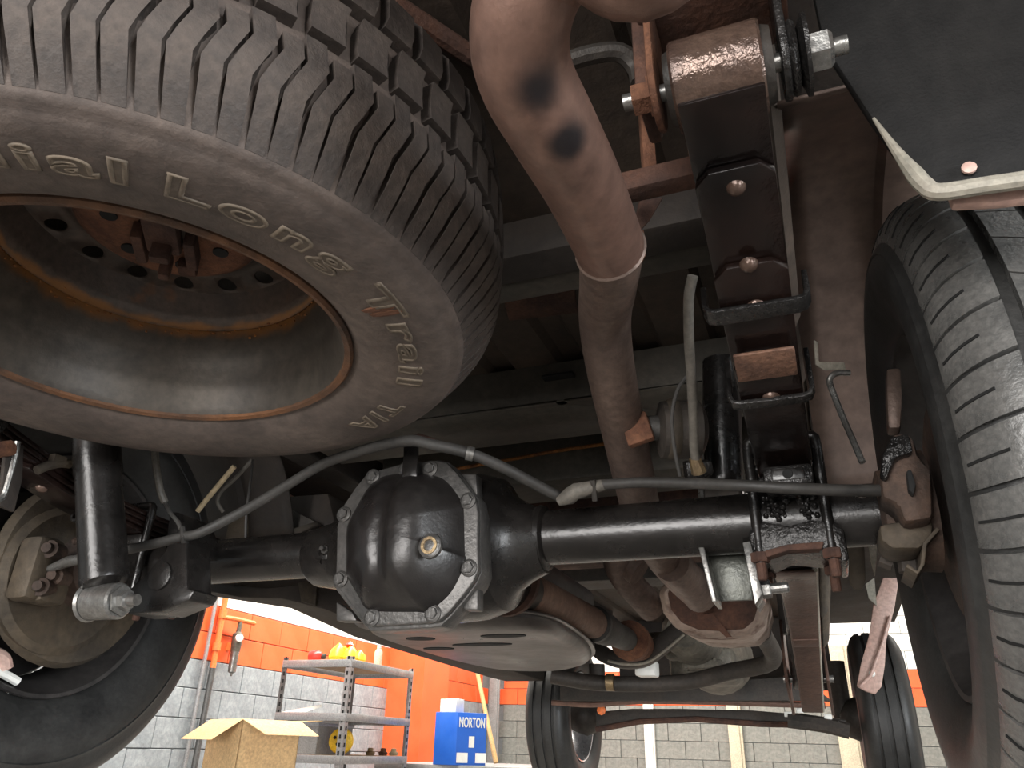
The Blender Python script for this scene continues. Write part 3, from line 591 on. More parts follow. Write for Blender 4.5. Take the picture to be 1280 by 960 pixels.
# ------------------------------------------------------------------ rear axle with differential
ax = thing('rear_axle', 'black painted rear axle with differential and ribbed cover', 'axle', (.04, 0, -.12))
YC = -.11
BOLT = hexbolt(.0075, .006); BOLT_S = hexbolt(.0065, .006, False, .008); NUT = hexbolt(.011, .011, False, .02)
part('axle_tube', MB().tube([(.19, 0, 0), (.4, 0, 0), (.625, 0, 0)], .0365, 40), 'blk_satin', ax)
part('axle_tube', MB().tube([(-.15, 0, 0), (-.4, 0, 0), (-.64, 0, 0)], .0345, 40), 'blk_satin', ax)
part('weld_collar', MB().lathe((.198, 0, 0), (1, 0, 0), [(-.012, .042), (-.004, .045), (.002, .043), (.006, .037)], 36), 'blk_satin', ax)
part('weld_collar', MB().lathe((-.17, 0, 0), (1, 0, 0), [(-.004, .035), (.0, .04), (.012, .042)], 36), 'blk_satin', ax)
hs = part('housing', MB().lathe((0, 0, -.004), (1, 0, 0), [(-.175, .037), (-.165, .044), (-.13, .05), (-.1, .058), (-.075, .08), (-.05, .095), (0, .102), (.06, .104), (.11, .1), (.14, .09), (.155, .066), (.175, .053), (.198, .043)], 48), 'blk_satin', ax)
part('pinion_nose', MB().lathe((.05, 0, -.01), (0, 1, 0), [(.02, .095), (.08, .08), (.14, .058), (.19, .05), (.215, .05)], 36), 'blk_satin', hs)
for px, py, sx in ((407, 688, -1), (610, 666, 1)):                     # plugs on the side necks
    p = U(px, py, y=-.052); stamp('side_plug', mesh('side_plug', MB().lathe((0, 0, 0), (0, 0, 1), [(-.02, .013), (.002, .013), (.004, .008), (.001, .007)], 18)), 'blk_satin', hs, p+V(0, .004, 0), (0, -1, .1)); stamp('bolt', BOLT_S, 'flange', hs, p+V(0, .002, 0), (0, -1, .1))
    for s_ in (-1, 1): part('rib', MB().tube([p+V(.008*sx, .006, .014*s_), p+V(.03*sx, .012, .006*s_), p+V(.05*sx, .024, .004*s_)], .004, 8), 'blk_satin', hs)
webp = [U(*p, y=-.03) for p in ((597, 690), (600, 745), (640, 722), (662, 700), (664, 690), (640, 680))]
part('web', MB().prism(webp, (0, .03, 0)), 'blk_satin', hs, .004)
part('web', MB().prism([U(*p, y=.0) for p in ((600, 612), (640, 628), (670, 645), (640, 660), (600, 660))], (0, .02, 0)), 'blk_satin', hs, .003)
ctr = U(512, 681, y=YC)
of = [(421, 700), (422, 655), (430, 630), (444, 609), (458, 592), (474, 587), (500, 580), (520, 578), (545, 575), (558, 578), (570, 590), (583, 607), (594, 622), (597, 640), (597, 690), (598, 712), (592, 726), (578, 745), (562, 764), (548, 777), (535, 779), (478, 782), (462, 783), (450, 770), (432, 748), (420, 732)]
inn = [(433, 700), (434, 660), (446, 635), (462, 608), (478, 596), (500, 592), (520, 591), (548, 596), (562, 606), (574, 622), (579, 632), (580, 645), (581, 690), (582, 700), (574, 722), (560, 745), (536, 764), (520, 765), (470, 764), (455, 758), (448, 745), (434, 720)]
part('carrier_face', MB().prism([ctr+(U(*p, y=YC)-ctr)*1.03+V(0, .004, -.002) for p in of], (0, .035, 0)), 'flange', hs, .002)
for c_ in ([(575, 592), (595, 592), (597, 625), (585, 612)], [(420, 752), (420, 776), (446, 776), (440, 765)], [(575, 752), (597, 735), (597, 762), (580, 762)]): part('lug', MB().prism([U(*p, y=YC+.012) for p in c_], (0, .02, 0)), 'flange', hs, .002)
cov = part('cover_flange', MB().prism([U(*p, y=YC-.006) for p in of], (0, .009, 0)), 'flange', ax, .003)
# pressed dome: rings from the flange edge to the crown
pin = [U(*p, y=YC-.006) for p in inn]; pin = smooth(pin+[pin[0]], 4)[:-1]
rows = []
def dome(p, q):                                        # q = 1 at the rim, 0 at the crown
    u = (p.x-ctr.x)/.085; h_ = .05*(1-q**3.2)
    ridge = .010*math.exp(-((u-.28)/.33)**4)-.006*math.exp(-((u+.16)/.12)**2)
    if q > .55: ridge *= max(0, (1-q)/.45)**.7
    return V(p.x, YC-.006-h_-ridge, p.z)
for q in (1, .985, .95, .9, .84, .76, .67, .58, .48, .38, .28, .18, .09): rows.append([dome(ctr+(p-ctr)*q, q) for p in pin])
b = MB().rings([[p+V(0, .006, 0) for p in rows[0]]]+rows, cap=False); last = len(b.v)-len(pin); b.v.append(dome(ctr, 0)); nn = len(pin)
b.f += [(last+i, last+(i+1) % nn, len(b.v)-1) for i in range(nn)]
dm = part('diff_cover', b, 'blk_cover', ax, ang=60)
p = U(537, 682, y=YC-.062)
part('fill_plug', MB().lathe(p+V(0, .004, 0), (0, -1, 0), [(0, .0155), (.004, .0148), (.0055, .0115)], 24), 'flange', dm)
part('plug_socket', MB().lathe(p+V(0, .001, 0), (0, -1, 0), [(0, .0105), (.004, .0105), (.0042, .007), (.001, .006)], 20), 'brass', dm)
for px, py in ((538, 586), (585, 626), (586, 710), (541, 767), (465, 772), (426, 724), (430, 643), (466, 596), (507, 587)): stamp('bolt', BOLT, 'flange', cov, U(px, py, y=YC-.0065), (0, -1, 0), random.random())
# tag bracket on top of the cover and its rusty clamp
part('hose_bracket', MB().strap([U(513, 603, y=YC-.02), U(512, 590, y=YC-.022), U(514, 572, y=YC-.02), U(514, 556, y=YC-.01)], (1, 0, 0), .004, .022), 'blk_satin', ax, .001)
part('bracket_clamp', MB().box(U(533, 553, y=YC-.01), (.032, .016, .016), Matrix.Rotation(.4, 3, 'Y')).box(U(520, 550, y=YC-.005), (.02, .014, .012)), 'rust_dark', ax, .003)
# lower shock bracket hanging under the right tube, grey plates with a bolt
g = part('shock_bracket', MB().prism([U(*p, y=.03) for p in ((879, 683), (935, 680), (941, 750), (893, 752))], (0, .004, 0)), 'olive', ax, .001)
part('bracket_cheek', MB().prism([U(*p, y=-.02) for p in ((873, 684), (880, 684), (896, 752), (890, 752))], (0, .055, 0)), 'zinc', g, .001)
part('bracket_cheek', MB().prism([U(*p, y=-.03) for p in ((928, 678), (938, 676), (953, 742), (944, 756))], (0, .06, 0)), 'zinc', g, .001)
stamp('bolt', NUT, 'zinc', g, U(952, 737, y=-.005), (1, 0, .05))
# spring seat, U-bolts and bottom plate on the right
sx_ = .515
st_ = part('spring_plate', MB().prism([U(*p, y=-.05) for p in ((934, 668), (940, 655), (955, 651), (985, 656), (1015, 649), (1040, 652), (1055, 660), (1062, 700), (1052, 702), (1044, 682), (1030, 688), (985, 684), (958, 697), (942, 690))], (0, .1, 0)), 'grease', ax, .004)
for sx in (sx_, -sx_):                                    # one U-bolt before and one behind each tube, arched over the spring
    for yy, zt_ in ((-.045, .0895), (.045, .0845)):
        x1, x2 = sx-.039, sx+.039
        ub = part('u_bolt', MB().tube(smooth([(x1, yy, -.06), (x1, yy, .03), (x1, yy, zt_-.008), (x1+.006, yy, zt_), (sx, yy, zt_+.001), (x2-.006, yy, zt_), (x2, yy, zt_-.008), (x2, yy, .03), (x2, yy, -.06)], 3), .0065, 12), 'blk_gloss', ax)
        for xx in (x1, x2): stamp('nut', NUT, 'rust_dark', ub, (xx, yy, -.048), (0, 0, -1))
part('clamp_lip', MB().prism([U(*p, y=-.055) for p in ((958, 697), (985, 688), (1028, 686), (1030, 676), (985, 680), (955, 688))], (0, .02, 0)), 'rust_dark', st_, .002)
part('seat_block', MB().box((sx_, -.01, .035), (.062, .075, .016)), 'grease', ax, .003)
b = MB()
for i in range(60): b.lathe(V(sx_+random.uniform(-.03, .03), -.034+random.uniform(-.006, .004), .012+random.uniform(-.02, .014)), (0, -1, 0), [(0, .004), (.003, .0035), (.005, .001)], 6)
part('grease_lumps', b, 'grease', st_)['kind'] = 'stuff'
pz = U(985, 594, y=-.09)
pd = part('bump_pad', MB().box(V(pz.x, -.066, pz.z-.001), (.054, .062, .024)), 'grease', ax, .005)
part('pad_recess', MB().box(V(pz.x, -.0965, pz.z-.001), (.036, .004, .014)), 'blk_gloss', pd, .002)
part('pad_hole', MB().lathe(V(pz.x, -.0983, pz.z-.001), (0, -1, 0), [(0, .006), (.001, .005)], 14), 'dark', pd)
# left bracket for the shock, ahead of the left tube
lb = part('shock_bracket', MB().prism([U(*p, y=-.14) for p in ((150, 752), (162, 736), (185, 715), (205, 690), (210, 680), (233, 678), (234, 735), (243, 738), (236, 750), (200, 765), (160, 768))], (0, .05, 0)), 'blk_satin', ax, .003)
part('bracket_boss', MB().lathe(U(200, 720, y=-.142), (0, -1, 0), [(-.01, .02), (.002, .02), (.004, .012)], 14), 'blk_satin', lb)
part('spring_seat', MB().box((-.515, -.01, .035), (.062, .075, .016)), 'blk_satin', ax, .003)
part('bracket_leg', MB().prism([U(*p, y=-.095) for p in ((212, 640), (222, 640), (236, 678), (236, 690), (206, 690))], (0, .075, 0)), 'blk_satin', lb, .002)

# ------------------------------------------------------------------ leaf springs
def leaf_curve(sx):
    fr = ((.2, .06), (.42, .032), (.7, -.03), (.95, -.122)) if sx > 0 else ((.2, .075), (.42, .095), (.64, .14), (.86, .19))
    return smooth([(sx, y, z) for y, z in ((-.55, .181), (-.53, .181), (-.5, .176), (-.43, .162), (-.354, .138), (-.24, .107), (-.12, .083), (0, .074))+fr], 4) if sx < 0 else smooth([(sx-.029*max(0, y/.95)**1.4, y, z) for y, z in ((-.55, .181), (-.53, .181), (-.5, .176), (-.43, .162), (-.354, .138), (-.24, .107), (-.12, .083), (0, .074))+fr], 4)
def leaf_spring(sx, label, tip_detail):
    t = thing('leaf_spring', label, 'leaf spring', (sx, 0, .05), None); cur = leaf_curve(sx)
    def leaf(i, y0, y1, cut, m='leaf', wd=.0315):
        pts = [p for p in cur if y0 <= p.y <= y1]; rows = []
        for k, p in enumerate(pts):
            j = cur.index(p); tg = (cur[min(j+1, len(cur)-1)]-cur[max(j-1, 0)]).normalized(); nr = V(1, 0, 0).cross(tg).normalized()
            c = p-nr*(.0092*i); w_ = wd
            if cut and k == 0: w_ = wd*.62
            rows.append([c+V(-w_, 0, 0)-nr*.004, c+V(w_, 0, 0)-nr*.004, c+V(w_, 0, 0)+nr*.004, c+V(-w_, 0, 0)+nr*.004])
            if cut and k == 0:
                c = c+tg*.012; rows.append([c+V(-wd, 0, 0)-nr*.004, c+V(wd, 0, 0)-nr*.004, c+V(wd, 0, 0)+nr*.004, c+V(-wd, 0, 0)+nr*.004])
        return part('leaf', MB().rings(rows), m, t, .0012)
    leaf(0, -.532, 1, False); leaf(1, -.475, .75, True); leaf(2, -.39, .31, True); lf = leaf(3, -.285, .3, True, 'leaf', .03)
    def below(y, k):                                       # point on the underside of leaf k
        p = min(cur, key=lambda q: abs(q.y-y)); j = cur.index(p); tg = (cur[j+1]-cur[j-1]).normalized(); nr = V(1, 0, 0).cross(tg)
        return p-nr*(.0092*k+.004), -nr, tg
    for (y, k, r) in ((-.445, 1, .007), (-.37, 2, .007), (-.34, 2, .008), (-.225, 3, .008)):
        p, d, tg = below(y, k); stamp('rivet', mesh('rivet', MB().lathe((0, 0, 0), (0, 0, 1), [(-.001, r*1.2), (.001, r*1.1), (.004, r*.8), (.0055, r*.3)], 14)), 'bushing', t, p, d)
    def clip(y, k, wide, hgt, m, w_):
        p, d, tg = below(y, k); s_ = wide; q = []
        for (u, v) in ((-s_, -hgt), (-s_, -.004), (-s_+.003, .003), (-s_+.009, .005), (0, .0055), (s_-.009, .005), (s_-.003, .003), (s_, -.004), (s_, -hgt)): q.append(p+V(1, 0, 0)*u+d*v)
        part('spring_clip', MB().strap(q, tg, .005, w_), m, t, .001)
    clip(-.335, 2, .045 if sx > 0 else .037, .03, 'grease', .018); clip(-.225 if sx > 0 else -.12, 3, .04 if sx > 0 else .037, .055, 'grease', .012)
    p, d, tg = below(-.258, 3)
    if tip_detail: part('leaf_tip_pad', MB().box(p+d*.002+tg*.006, (.056, .04, .004), Matrix.Rotation(math.atan2(tg.z, tg.y), 3, 'X')), 'leaf_edge', t, .0015, label='rust-brown worn pad near the leaf end')
    # rolled eye with bushing, and the front eye
    e = V(sx, -.514, .2115)
    part('eye', MB().lathe(e, (1, 0, 0), [(-.034, .026), (-.034, .034), (-.032, .0355), (.031, .0355), (.033, .034), (.033, .026)], 32), 'bushing', t)
    part('eye', MB().lathe(cur[-1]+V(0, .005, .02), (1, 0, 0), [(-.032, .022), (.032, .022)], 24), 'leaf', t)
    part('bushing', MB().lathe(e, (1, 0, 0), [(-.039, .02), (-.039, .028), (-.034, .03), (.034, .03), (.04, .028), (.04, .02)], 28), 'dk_steel', t)
    return t, e
sr, er = leaf_spring(.515, 'oiled dark leaf spring on the right running over the axle tube', True)
sl_, el = leaf_spring(-.515, 'black leaf spring above the left axle end behind the shock absorber', False)
for sx, e, lbl in ((1, er, 'rusty shackle plates and bolt at the rear eye of the right leaf spring'), (-1, el, 'rusty shackle plates and bolt at the rear eye of the left leaf spring')):
    t = thing('spring_shackle', lbl, 'shackle', e, None)
    for s_, m in ((-sx, 'rust'), (sx, 'grease')):
        c = e+V(s_*.045, 0, 0)
        part('side_plate', MB().prism([c+V(0, .03*math.cos(a), .03*math.sin(a)) for a in [PI+PI*k/8 for k in range(9)]]+[c+V(0, .03, .1), c+V(0, -.03, .1)], (s_*.006, 0, 0)), m, t, .002)
    part('bolt', MB().tube([e+V(-sx*.075, 0, 0), e+V(sx*.092, 0, 0)], .007, 14), 'zinc', t)
    part('washer', MB().lathe(e+V(sx*.051, 0, 0), (sx, 0, 0), [(0, .026), (.003, .028), (.006, .026), (.007, .02), (.011, .03), (.014, .03)], 28), 'grease', t)
    part('nut', MB().lathe(e+V(sx*.065, 0, 0), (sx, 0, 0), [(0, .0155), (.014, .0155), (.017, .012)], 6), 'zinc', t, ang=25)
    part('nut', MB().lathe(e+V(-sx*.051, 0, 0), (-sx, 0, 0), [(0, .018), (.003, .018), (.0035, .0135), (.016, .0135)], 6), 'rust', t, ang=25)
    part('hanger', MB().box(e+V(-.0, .01, .098), (.12, .1, .03)).box(e+V(-sx*.06, .03, .055), (.012, .06, .1)), 'rust_dark', t, .004)

# ------------------------------------------------------------------ exhaust
tp = thing('tail_pipe', 'heat-browned tail pipe bending past the spare wheel over the axle', 'exhaust pipe', U(757, 380, d=.836))
up_ = smooth([U(*p[:2], d=p[2]) for p in ((870, -110, .40), (800, -50, .40), (735, -75, .415), (680, -45, .435), (652, 20, .45), (655, 90, .475), (690, 160, .515), (725, 225, .575), (752, 285, .64), (763, 312, .67))], 6)
def add_spots(m, spots):                       # scorched blotches in the heat tint
    nt = m.node_tree; N = nt.nodes; L = nt.links; b_ = N['Principled BSDF']; src = b_.inputs['Base Color'].links[0].from_socket; tcn = N.new('ShaderNodeTexCoord')
    for p, r in spots:
        vm = N.new('ShaderNodeVectorMath'); vm.operation = 'DISTANCE'; L.new(tcn.outputs['Object'], vm.inputs[0]); vm.inputs[1].default_value = p
        mr = N.new('ShaderNodeMapRange'); mr.interpolation_type = 'SMOOTHSTEP'; L.new(vm.outputs['Value'], mr.inputs[0]); mr.inputs[1].default_value = r*.45; mr.inputs[2].default_value = r*1.25; mr.inputs[3].default_value = .93; mr.inputs[4].default_value = 0
        mx = N.new('ShaderNodeMix'); mx.data_type = 'RGBA'; L.new(mr.outputs[0], mx.inputs['Factor']); L.new(src, mx.inputs[6]); mx.inputs[7].default_value = (.012, .013, .016, 1); src = mx.outputs[2]
    L.new(src, b_.inputs['Base Color'])
up_pipe = part('upper_pipe', MB().tube(up_, .0305, 28), 'exhaust', tp)
add_spots(M['exhaust'], [(U(680, 122, d=.447)-origin(tp), .021), (U(714, 182, d=.488)-origin(tp), .018)])
part('weld_bead', MB().tube([up_[-1]+(up_[-1]-up_[-2]).normalized()*k for k in (-.002, .0, .003)], [.0302, .0322, .030], 28), 'exhaust_dk', tp)
lo_ = smooth([U(*p[:2], d=p[2]) for p in ((757, 296, .655), (763, 318, .685), (761, 350, .745), (756, 395, .83), (760, 440, .88), (769, 490, .93), (782, 550, 1.0), (793, 600, 1.06), (805, 650, 1.14), (825, 690, 1.22), (850, 720, 1.28), (875, 745, 1.36))], 5)
part('lower_pipe', MB().tube(lo_, .0288, 28), 'exhaust_dk', tp)
part('hanger_tab', MB().box(U(797, 315, d=.7), (.006, .03, .03), Matrix.Rotation(.5, 3, 'Z')), 'rust', tp, .002)
hg = thing('exhaust_hanger', 'rusty rubber-and-steel hanger clamped to the tail pipe above the axle', 'hanger', U(840, 540, d=.96))
part('clamp', MB().box(U(797, 537, d=.945), (.034, .014, .04), Matrix.Rotation(-.25, 3, 'Y')), 'rust', hg, .004)
part('arm', MB().tube([U(790, 537, d=.96), U(830, 534, d=.96)], .016, 12), 'flange', hg)
part('rubber', MB().lathe(U(822, 537, d=.96), RI, [(0, .02), (.004, .036), (.05, .038), (.056, .03), (.06, .02)], 28), 'dk_steel', hg)
part('strap', MB().lathe(U(832, 537, d=.96), RI, [(0, .0365), (.004, .039), (.01, .039), (.014, .0375)], 28), 'shield', hg)
br = thing('hanger_bracket', 'rusty bar bracket between the tail pipe and the right leaf spring', 'bracket', U(825, 225, d=.72))
part('bar', MB().tube([U(770, 238, d=.74), U(868, 215, d=.72)], .016, 4), 'rust_dark', br, .002)
part('brace', MB().prism([U(*p, d=.76) for p in ((800, 130), (815, 130), (822, 212), (805, 214))], FW*.015), 'rust', br, .002)
part('brace', MB().prism([U(*p, d=.78) for p in ((790, 300), (800, 250), (830, 246), (812, 276))], FW*.012), 'rust_dark', br, .002)
part('hook', MB().tube(smooth([U(700, 80, d=.7), U(740, 68, d=.7), U(775, 66, d=.7), U(795, 85, d=.7), U(800, 105, d=.69)]), .009, 10), 'dk_steel', br)
mf = thing('muffler', 'flaking rusty muffler with pale lower shell beyond the axle', 'muffler', U(890, 760, d=1.42))
ol = [(820, 738), (828, 726), (860, 720), (900, 722), (940, 722), (956, 732), (963, 752), (955, 780), (940, 794), (900, 797), (868, 795), (842, 784), (826, 764)]
P0 = [U(*p, d=1.37) for p in ol]; fwd = V(-.02, .45, .03); cc = sum(P0, V(0, 0, 0))/len(P0)
part('shell', MB().rings([[cc+(p-cc)*.86 for p in P0]]+[[p+fwd*.06 for p in P0], [p+fwd*.8 for p in P0]]+[[cc+fwd+(p-cc)*.85 for p in P0]]), 'muffler', mf, .006)
part('end_plate', MB().prism([cc+(p-cc)*.8-fwd*.012 for p in P0], fwd*.03), 'rust_dark', mf, .004)
part('seam', MB().prism([U(*p, d=1.362) for p in ((880, 768), (890, 766), (915, 796), (908, 797), (895, 785))], FW*.01), 'rust_dark', mf)
part('outlet_pipe', MB().tube(smooth([U(875, 745, d=1.33), U(860, 725, d=1.27), U(840, 705, d=1.22)]), .029, 20), 'exhaust_dk', mf)
part('inlet_pipe', MB().tube(smooth([U(800, 715, d=1.5), U(780, 700, d=1.52), U(770, 690, d=1.5), U(780, 720, d=1.54), U(815, 760, d=1.6)]), .03, 20), 'exhaust_dk', mf)
cpq = thing('cross_pipe', 'dark exhaust cross pipe with a brass coloured band ahead of the tank', 'exhaust pipe', U(830, 850, y=1.55))
part('pipe', MB().tube(smooth([U(690, 845, y=1.5), U(740, 853, y=1.52), U(800, 855, y=1.55), U(860, 852, y=1.55), U(910, 840, y=1.5), U(965, 826, y=1.4), U(952, 790, y=1.15)]), .024, 18), 'dk_steel', cpq)
p = U(763, 853, y=1.52); part('band', MB().lathe(p, (1, .05, 0), [(-.012, .0255), (.012, .0255)], 20), 'brass', cpq)

# ------------------------------------------------------------------ driveshaft, tank, gearbox
dv = thing('driveshaft', 'tan primed driveshaft running forward from the differential', 'driveshaft', (.06, .5, 0))
part('flange', MB().lathe((.055, .215, -.01), (0, 1, 0), [(0, .055), (.012, .055), (.014, .045), (.05, .04)], 28), 'rust_dark', dv)
part('yoke', MB().lathe((.055, .26, -.01), (0.02, 1, 0.01), [(0, .033), (.03, .036), (.05, .0335)], 24), 'dk_steel', dv)
part('shaft_tube', MB().lathe((.057, .305, -.009), (.01, 1, .012), [(0, .0335), (.02, .0335), (.4, .0335), (.43, .031)], 36), 'pinion', dv)
part('rubber_boot', MB().lathe((.061, .72, -.004), (.01, 1, .012), [(0, .033), (.005, .039), (.02, .039), (.025, .034), (.04, .038), (.06, .038), (.065, .033), (.11, .036), (.16, .03), (.3, .028)], 30), 'cable', dv)
part('slip_yoke', MB().lathe((.066, 1.02, 0), (.01, 1, .012), [(0, .03), (.02, .05), (.05, .05), (.06, .035), (.13, .04)], 24), 'rust', dv)
tk = thing('fuel_tank', 'smooth grey-brown fuel tank slung low ahead of the differential', 'fuel tank', U(620, 830, z=-.12))
def tankring(y, k, x0=-.32, x1=.09, z0=-.072, z1=-.046, r=.012):
    cx, cz = (x0+x1)/2, (z0+z1)/2; out = []
    for sx, sz, a0_ in ((1, 1, 0), (-1, 1, 90), (-1, -1, 180), (1, -1, 270)):
        for j in range(5):
            a = math.radians(a0_+j*22.5); out.append(V(cx+k*(sx*((x1-x0)/2-r)+r*math.cos(a)), y, cz+k*(sz*((z1-z0)/2-r)+r*math.sin(a))))
    return out
pln = smooth([(x, y, 0) for x, y in ((-.2, .28), (-.28, .34), (-.305, .5), (-.32, .78), (-.3, 1.02), (-.22, 1.1), (-.12, 1.08), (-.01, .93), (.055, .7), (.085, .45), (.08, .33), (.02, .28), (-.2, .28))], 4)[:-1]; tcn_ = V(-.11, .62, 0)
def lvl(k, z): return [tcn_+(p-tcn_)*k+V(0, 0, z) for p in pln]
part('shell', MB().rings([lvl(.97, -.046), lvl(1.0, -.05), lvl(1.0, -.056), lvl(.96, -.066), lvl(.9, -.071), lvl(.86, -.0725)]), 'tank', tk, ang=50)
up2 = dict(x0=-.31, x1=.0, z0=-.06, z1=.12, r=.03)
part('upper_shell', MB().rings([tankring(.3, .85, **up2), tankring(.33, 1, **up2), tankring(.95, 1, **up2), tankring(1.02, .85, **up2)]), 'tank', tk, ang=60)
part('rim_flange', MB().rings([lvl(1.05, -.05), lvl(1.05, -.0465)]), 'tank', tk, .001)
for (x0, x1, y) in ((-.22, -.16, .39), (-.06, .03, .38), (-.17, -.04, .49), (-.26, -.19, .54)):
    part('pressed_slot', MB().rings([[V(x0+(x1-x0)*(.5+.5*math.cos(a)), y+.02*math.sin(a), z) for a in [2*PI*k/20 for k in range(20)]] for z in (-.0738, -.07)]), 'dark', tk)
part('hanger_strap', MB().strap([(-.2, 1.0, .12), (-.2, 1.04, .17), (-.2, 1.04, .204)], (1, 0, 0), .004, .03), 'dk_steel', tk)
gb = thing('gearbox', 'stained cast alloy gearbox beyond the muffler', 'gearbox', (.16, 1.75, -.02))
part('case', MB().lathe((.15, 1.38, .07), (0, 1, 0), [(0, .05), (.03, .07), (.2, .085), (.3, .1), (.5, .11), (.7, .13), (.75, .13)], 22), 'trans', gb, ang=25)
for i in range(6): p = V(.15+.09*math.cos(i*1.05+.2), 1.58, .07+.09*math.sin(i*1.05+.2)); stamp('bolt', NUT, 'trans', gb, p, (0, -1, 0))
part('oil_pan', MB().box((.16, 1.75, -.0), (.2, .3, .1)), 'trans', gb, .02)
part('mount_arm', MB().box((.15, 1.68, .222), (.06, .06, .1)), 'trans', gb, .01)
part('mount', MB().box(U(850, 812, y=1.5), (.08, .08, .06)).box(U(880, 832, y=1.6), (.12, .1, .03)), 'trans', gb, .008)
tc = thing('gearbox_crossmember', 'dark curved crossmember looping under the driveshaft end', 'crossmember', U(790, 826, y=1.2))
part('hoop', MB().strap(smooth([U(*p, y=1.2) for p in ((722, 786), (740, 803), (755, 818), (775, 825), (800, 824), (818, 814), (838, 797), (862, 775))], 3), (0, 1, 0), .042, .05), 'dk_steel', tc, .004)
part('lower_lip', MB().tube(smooth([U(*p, y=1.172) for p in ((760, 826), (780, 830), (805, 829), (825, 818), (855, 793))]), .004, 8), 'lip', tc)
part('rail', MB().tube([U(735, 800, y=1.22), U(770, 797, y=1.22), U(830, 794, y=1.22)], .009, 8), 'shield', tc)
wt = thing('bright_gap_block', 'white stand-in for a bright see-through gap under the curved crossmember', 'bottle', U(805, 850, y=1.35))  # added white shapes imitate light seen through a gap; no bottle there
part('body', MB().prism([U(*p, y=1.35) for p in ((793, 826), (818, 824), (819, 845), (793, 845))], (0, .07, 0)), 'white', wt, .008)
part('upper_gap', MB().lathe(U(800, 811, y=1.38), (.1, 0, 1), [(-.02, .026), (.01, .026), (.02, .02)], 18), 'white', wt)

# ------------------------------------------------------------------ front end, far away
fa = thing('front_suspension', 'dark front suspension crossbeam between the front wheels', 'suspension', U(900, 900, y=2.7))
part('pale_bar', MB().tube(smooth([U(*p, y=2.45) for p in ((690, 878), (740, 881), (800, 877), (900, 878), (960, 880), (1032, 882))]), .011, 10), 'exhaust', fa)
part('beam', MB().rings([[U(px, a, y=2.7), U(px, b_, y=2.7), U(px, b_, y=2.8), U(px, a, y=2.8)] for px, a, b_ in ((745, 890, 914), (790, 886, 906), (850, 886, 903), (940, 888, 902), (1000, 893, 909), (1058, 900, 918))]), 'dk_steel', fa, .006)
part('lower_rail', MB().tube([U(*p, y=2.68) for p in ((745, 912), (800, 902), (870, 899), (950, 905), (1000, 906), (1055, 915))], .012, 8), 'rust_dark', fa)
for sx, wc in ((-1, V(-.72, 2.98, -.1)), (1, V(.73, 2.98, -.1))):
    part('hub_carrier', MB().lathe(wc, (-sx, 0, 0), [(.005, .045), (.05, .075), (.11, .09), (.15, .075), (.18, .04)], 16), 'dk_steel', fa)
    q = wc+V(-sx*.165, 0, 0); part('spring_strut', MB().tube([q, q+V(0, 0, .24)], .04, 14), 'dk_steel', fa)
part('marker', MB().lathe(U(752, 888, y=2.6), (0, -1, 0), [(0, .02), (.01, .02), (.014, .012)], 8), 'orange_dot', fa)
part('arm', MB().tube(smooth([U(*p, y=2.6) for p in ((985, 900), (1030, 906), (1062, 914))]), .03, 8), 'dk_steel', fa)
part('skid_plate', MB().prism([U(*p, y=2.4) for p in ((700, 850), (880, 852), (1000, 845), (1040, 876), (700, 876))], (0, .06, 0)), 'dk_steel', fa, .004)
for i, (x_, y_) in enumerate(((985, 893), (1000, 888), (1035, 896), (1045, 905))): part('clip', MB().box(U(x_, y_, y=2.59), (.03, .01, .02)), 'white', fa, .003)  # white boxes stand in for bright gaps between the parts, not clips
# front hanger of the right spring and bits beside it
fh = thing('front_spring_hanger', 'brown steel hanger at the front end of the right leaf spring', 'bracket', U(1010, 872, y=.95))
chp = smooth([(.503, .32, .004), (.503, .5, -.004), (.498, .7, -.058), (.488, .97, -.168)], 4)
chw = [.0315-.011*i/(len(chp)-1) for i in range(len(chp))]          # the channel narrows towards the eye
part('channel_floor', MB().rings([[p+V(-w_, 0, -.0025), p+V(w_, 0, -.0025), p+V(w_, 0, .0025), p+V(-w_, 0, .0025)] for p, w_ in zip(chp, chw)]), 'leaf_brown', fh, .001)
for s_, m_, r_ in ((1, 'lip', .0032), (-1, 'leaf_brown', .0026)): part('edge', MB().tube([p+V(s_*w_, 0, .001) for p, w_ in zip(chp, chw)], r_, 8), m_, fh)
for xx in (.487-.044, .487+.038): part('cheek', MB().prism([V(xx, .84, -.115), V(xx, .99, -.175), V(xx, .99, .0), V(xx, .9, .02)], (.006, 0, 0)), 'leaf_brown', fh, .001)
part('eye_bolt', MB().tube([(.435, .955, -.102), (.54, .955, -.102)], .008, 12), 'zinc', fh)
part('post', MB().box((.487, .951, .16), (.09, .05, .33)), 'dk_steel', fh, .004)
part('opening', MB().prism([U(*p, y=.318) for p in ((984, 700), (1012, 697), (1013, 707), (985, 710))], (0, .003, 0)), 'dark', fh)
part('step', MB().box((.498, .69, -.0575), (.046, .03, .004), Matrix.Rotation(-.33, 3, 'X')), 'leaf_brown', fh, .001)
part('bump_stop', MB().prism([U(*p, y=.66) for p in ((1024, 700), (1038, 690), (1036, 764), (1028, 775), (1024, 768))], (-.006, .21, -.03)), 'shield', fh, .005)
hp = thing('heat_shield', 'drab olive metal shield hanging beside the right frame rail', 'shield', U(1080, 730, y=.25))
part('sheet', MB().prism([U(*p, y=.25) for p in ((1057, 665), (1080, 665), (1082, 725), (1078, 736), (1068, 736), (1062, 728))], (0, .01, 0)), 'shield', hp, .002)
part('sheet', MB().prism([U(*p, y=.3) for p in ((1083, 668), (1098, 668), (1094, 720), (1090, 706))], (0, .01, 0)), 'lip', hp, .002)

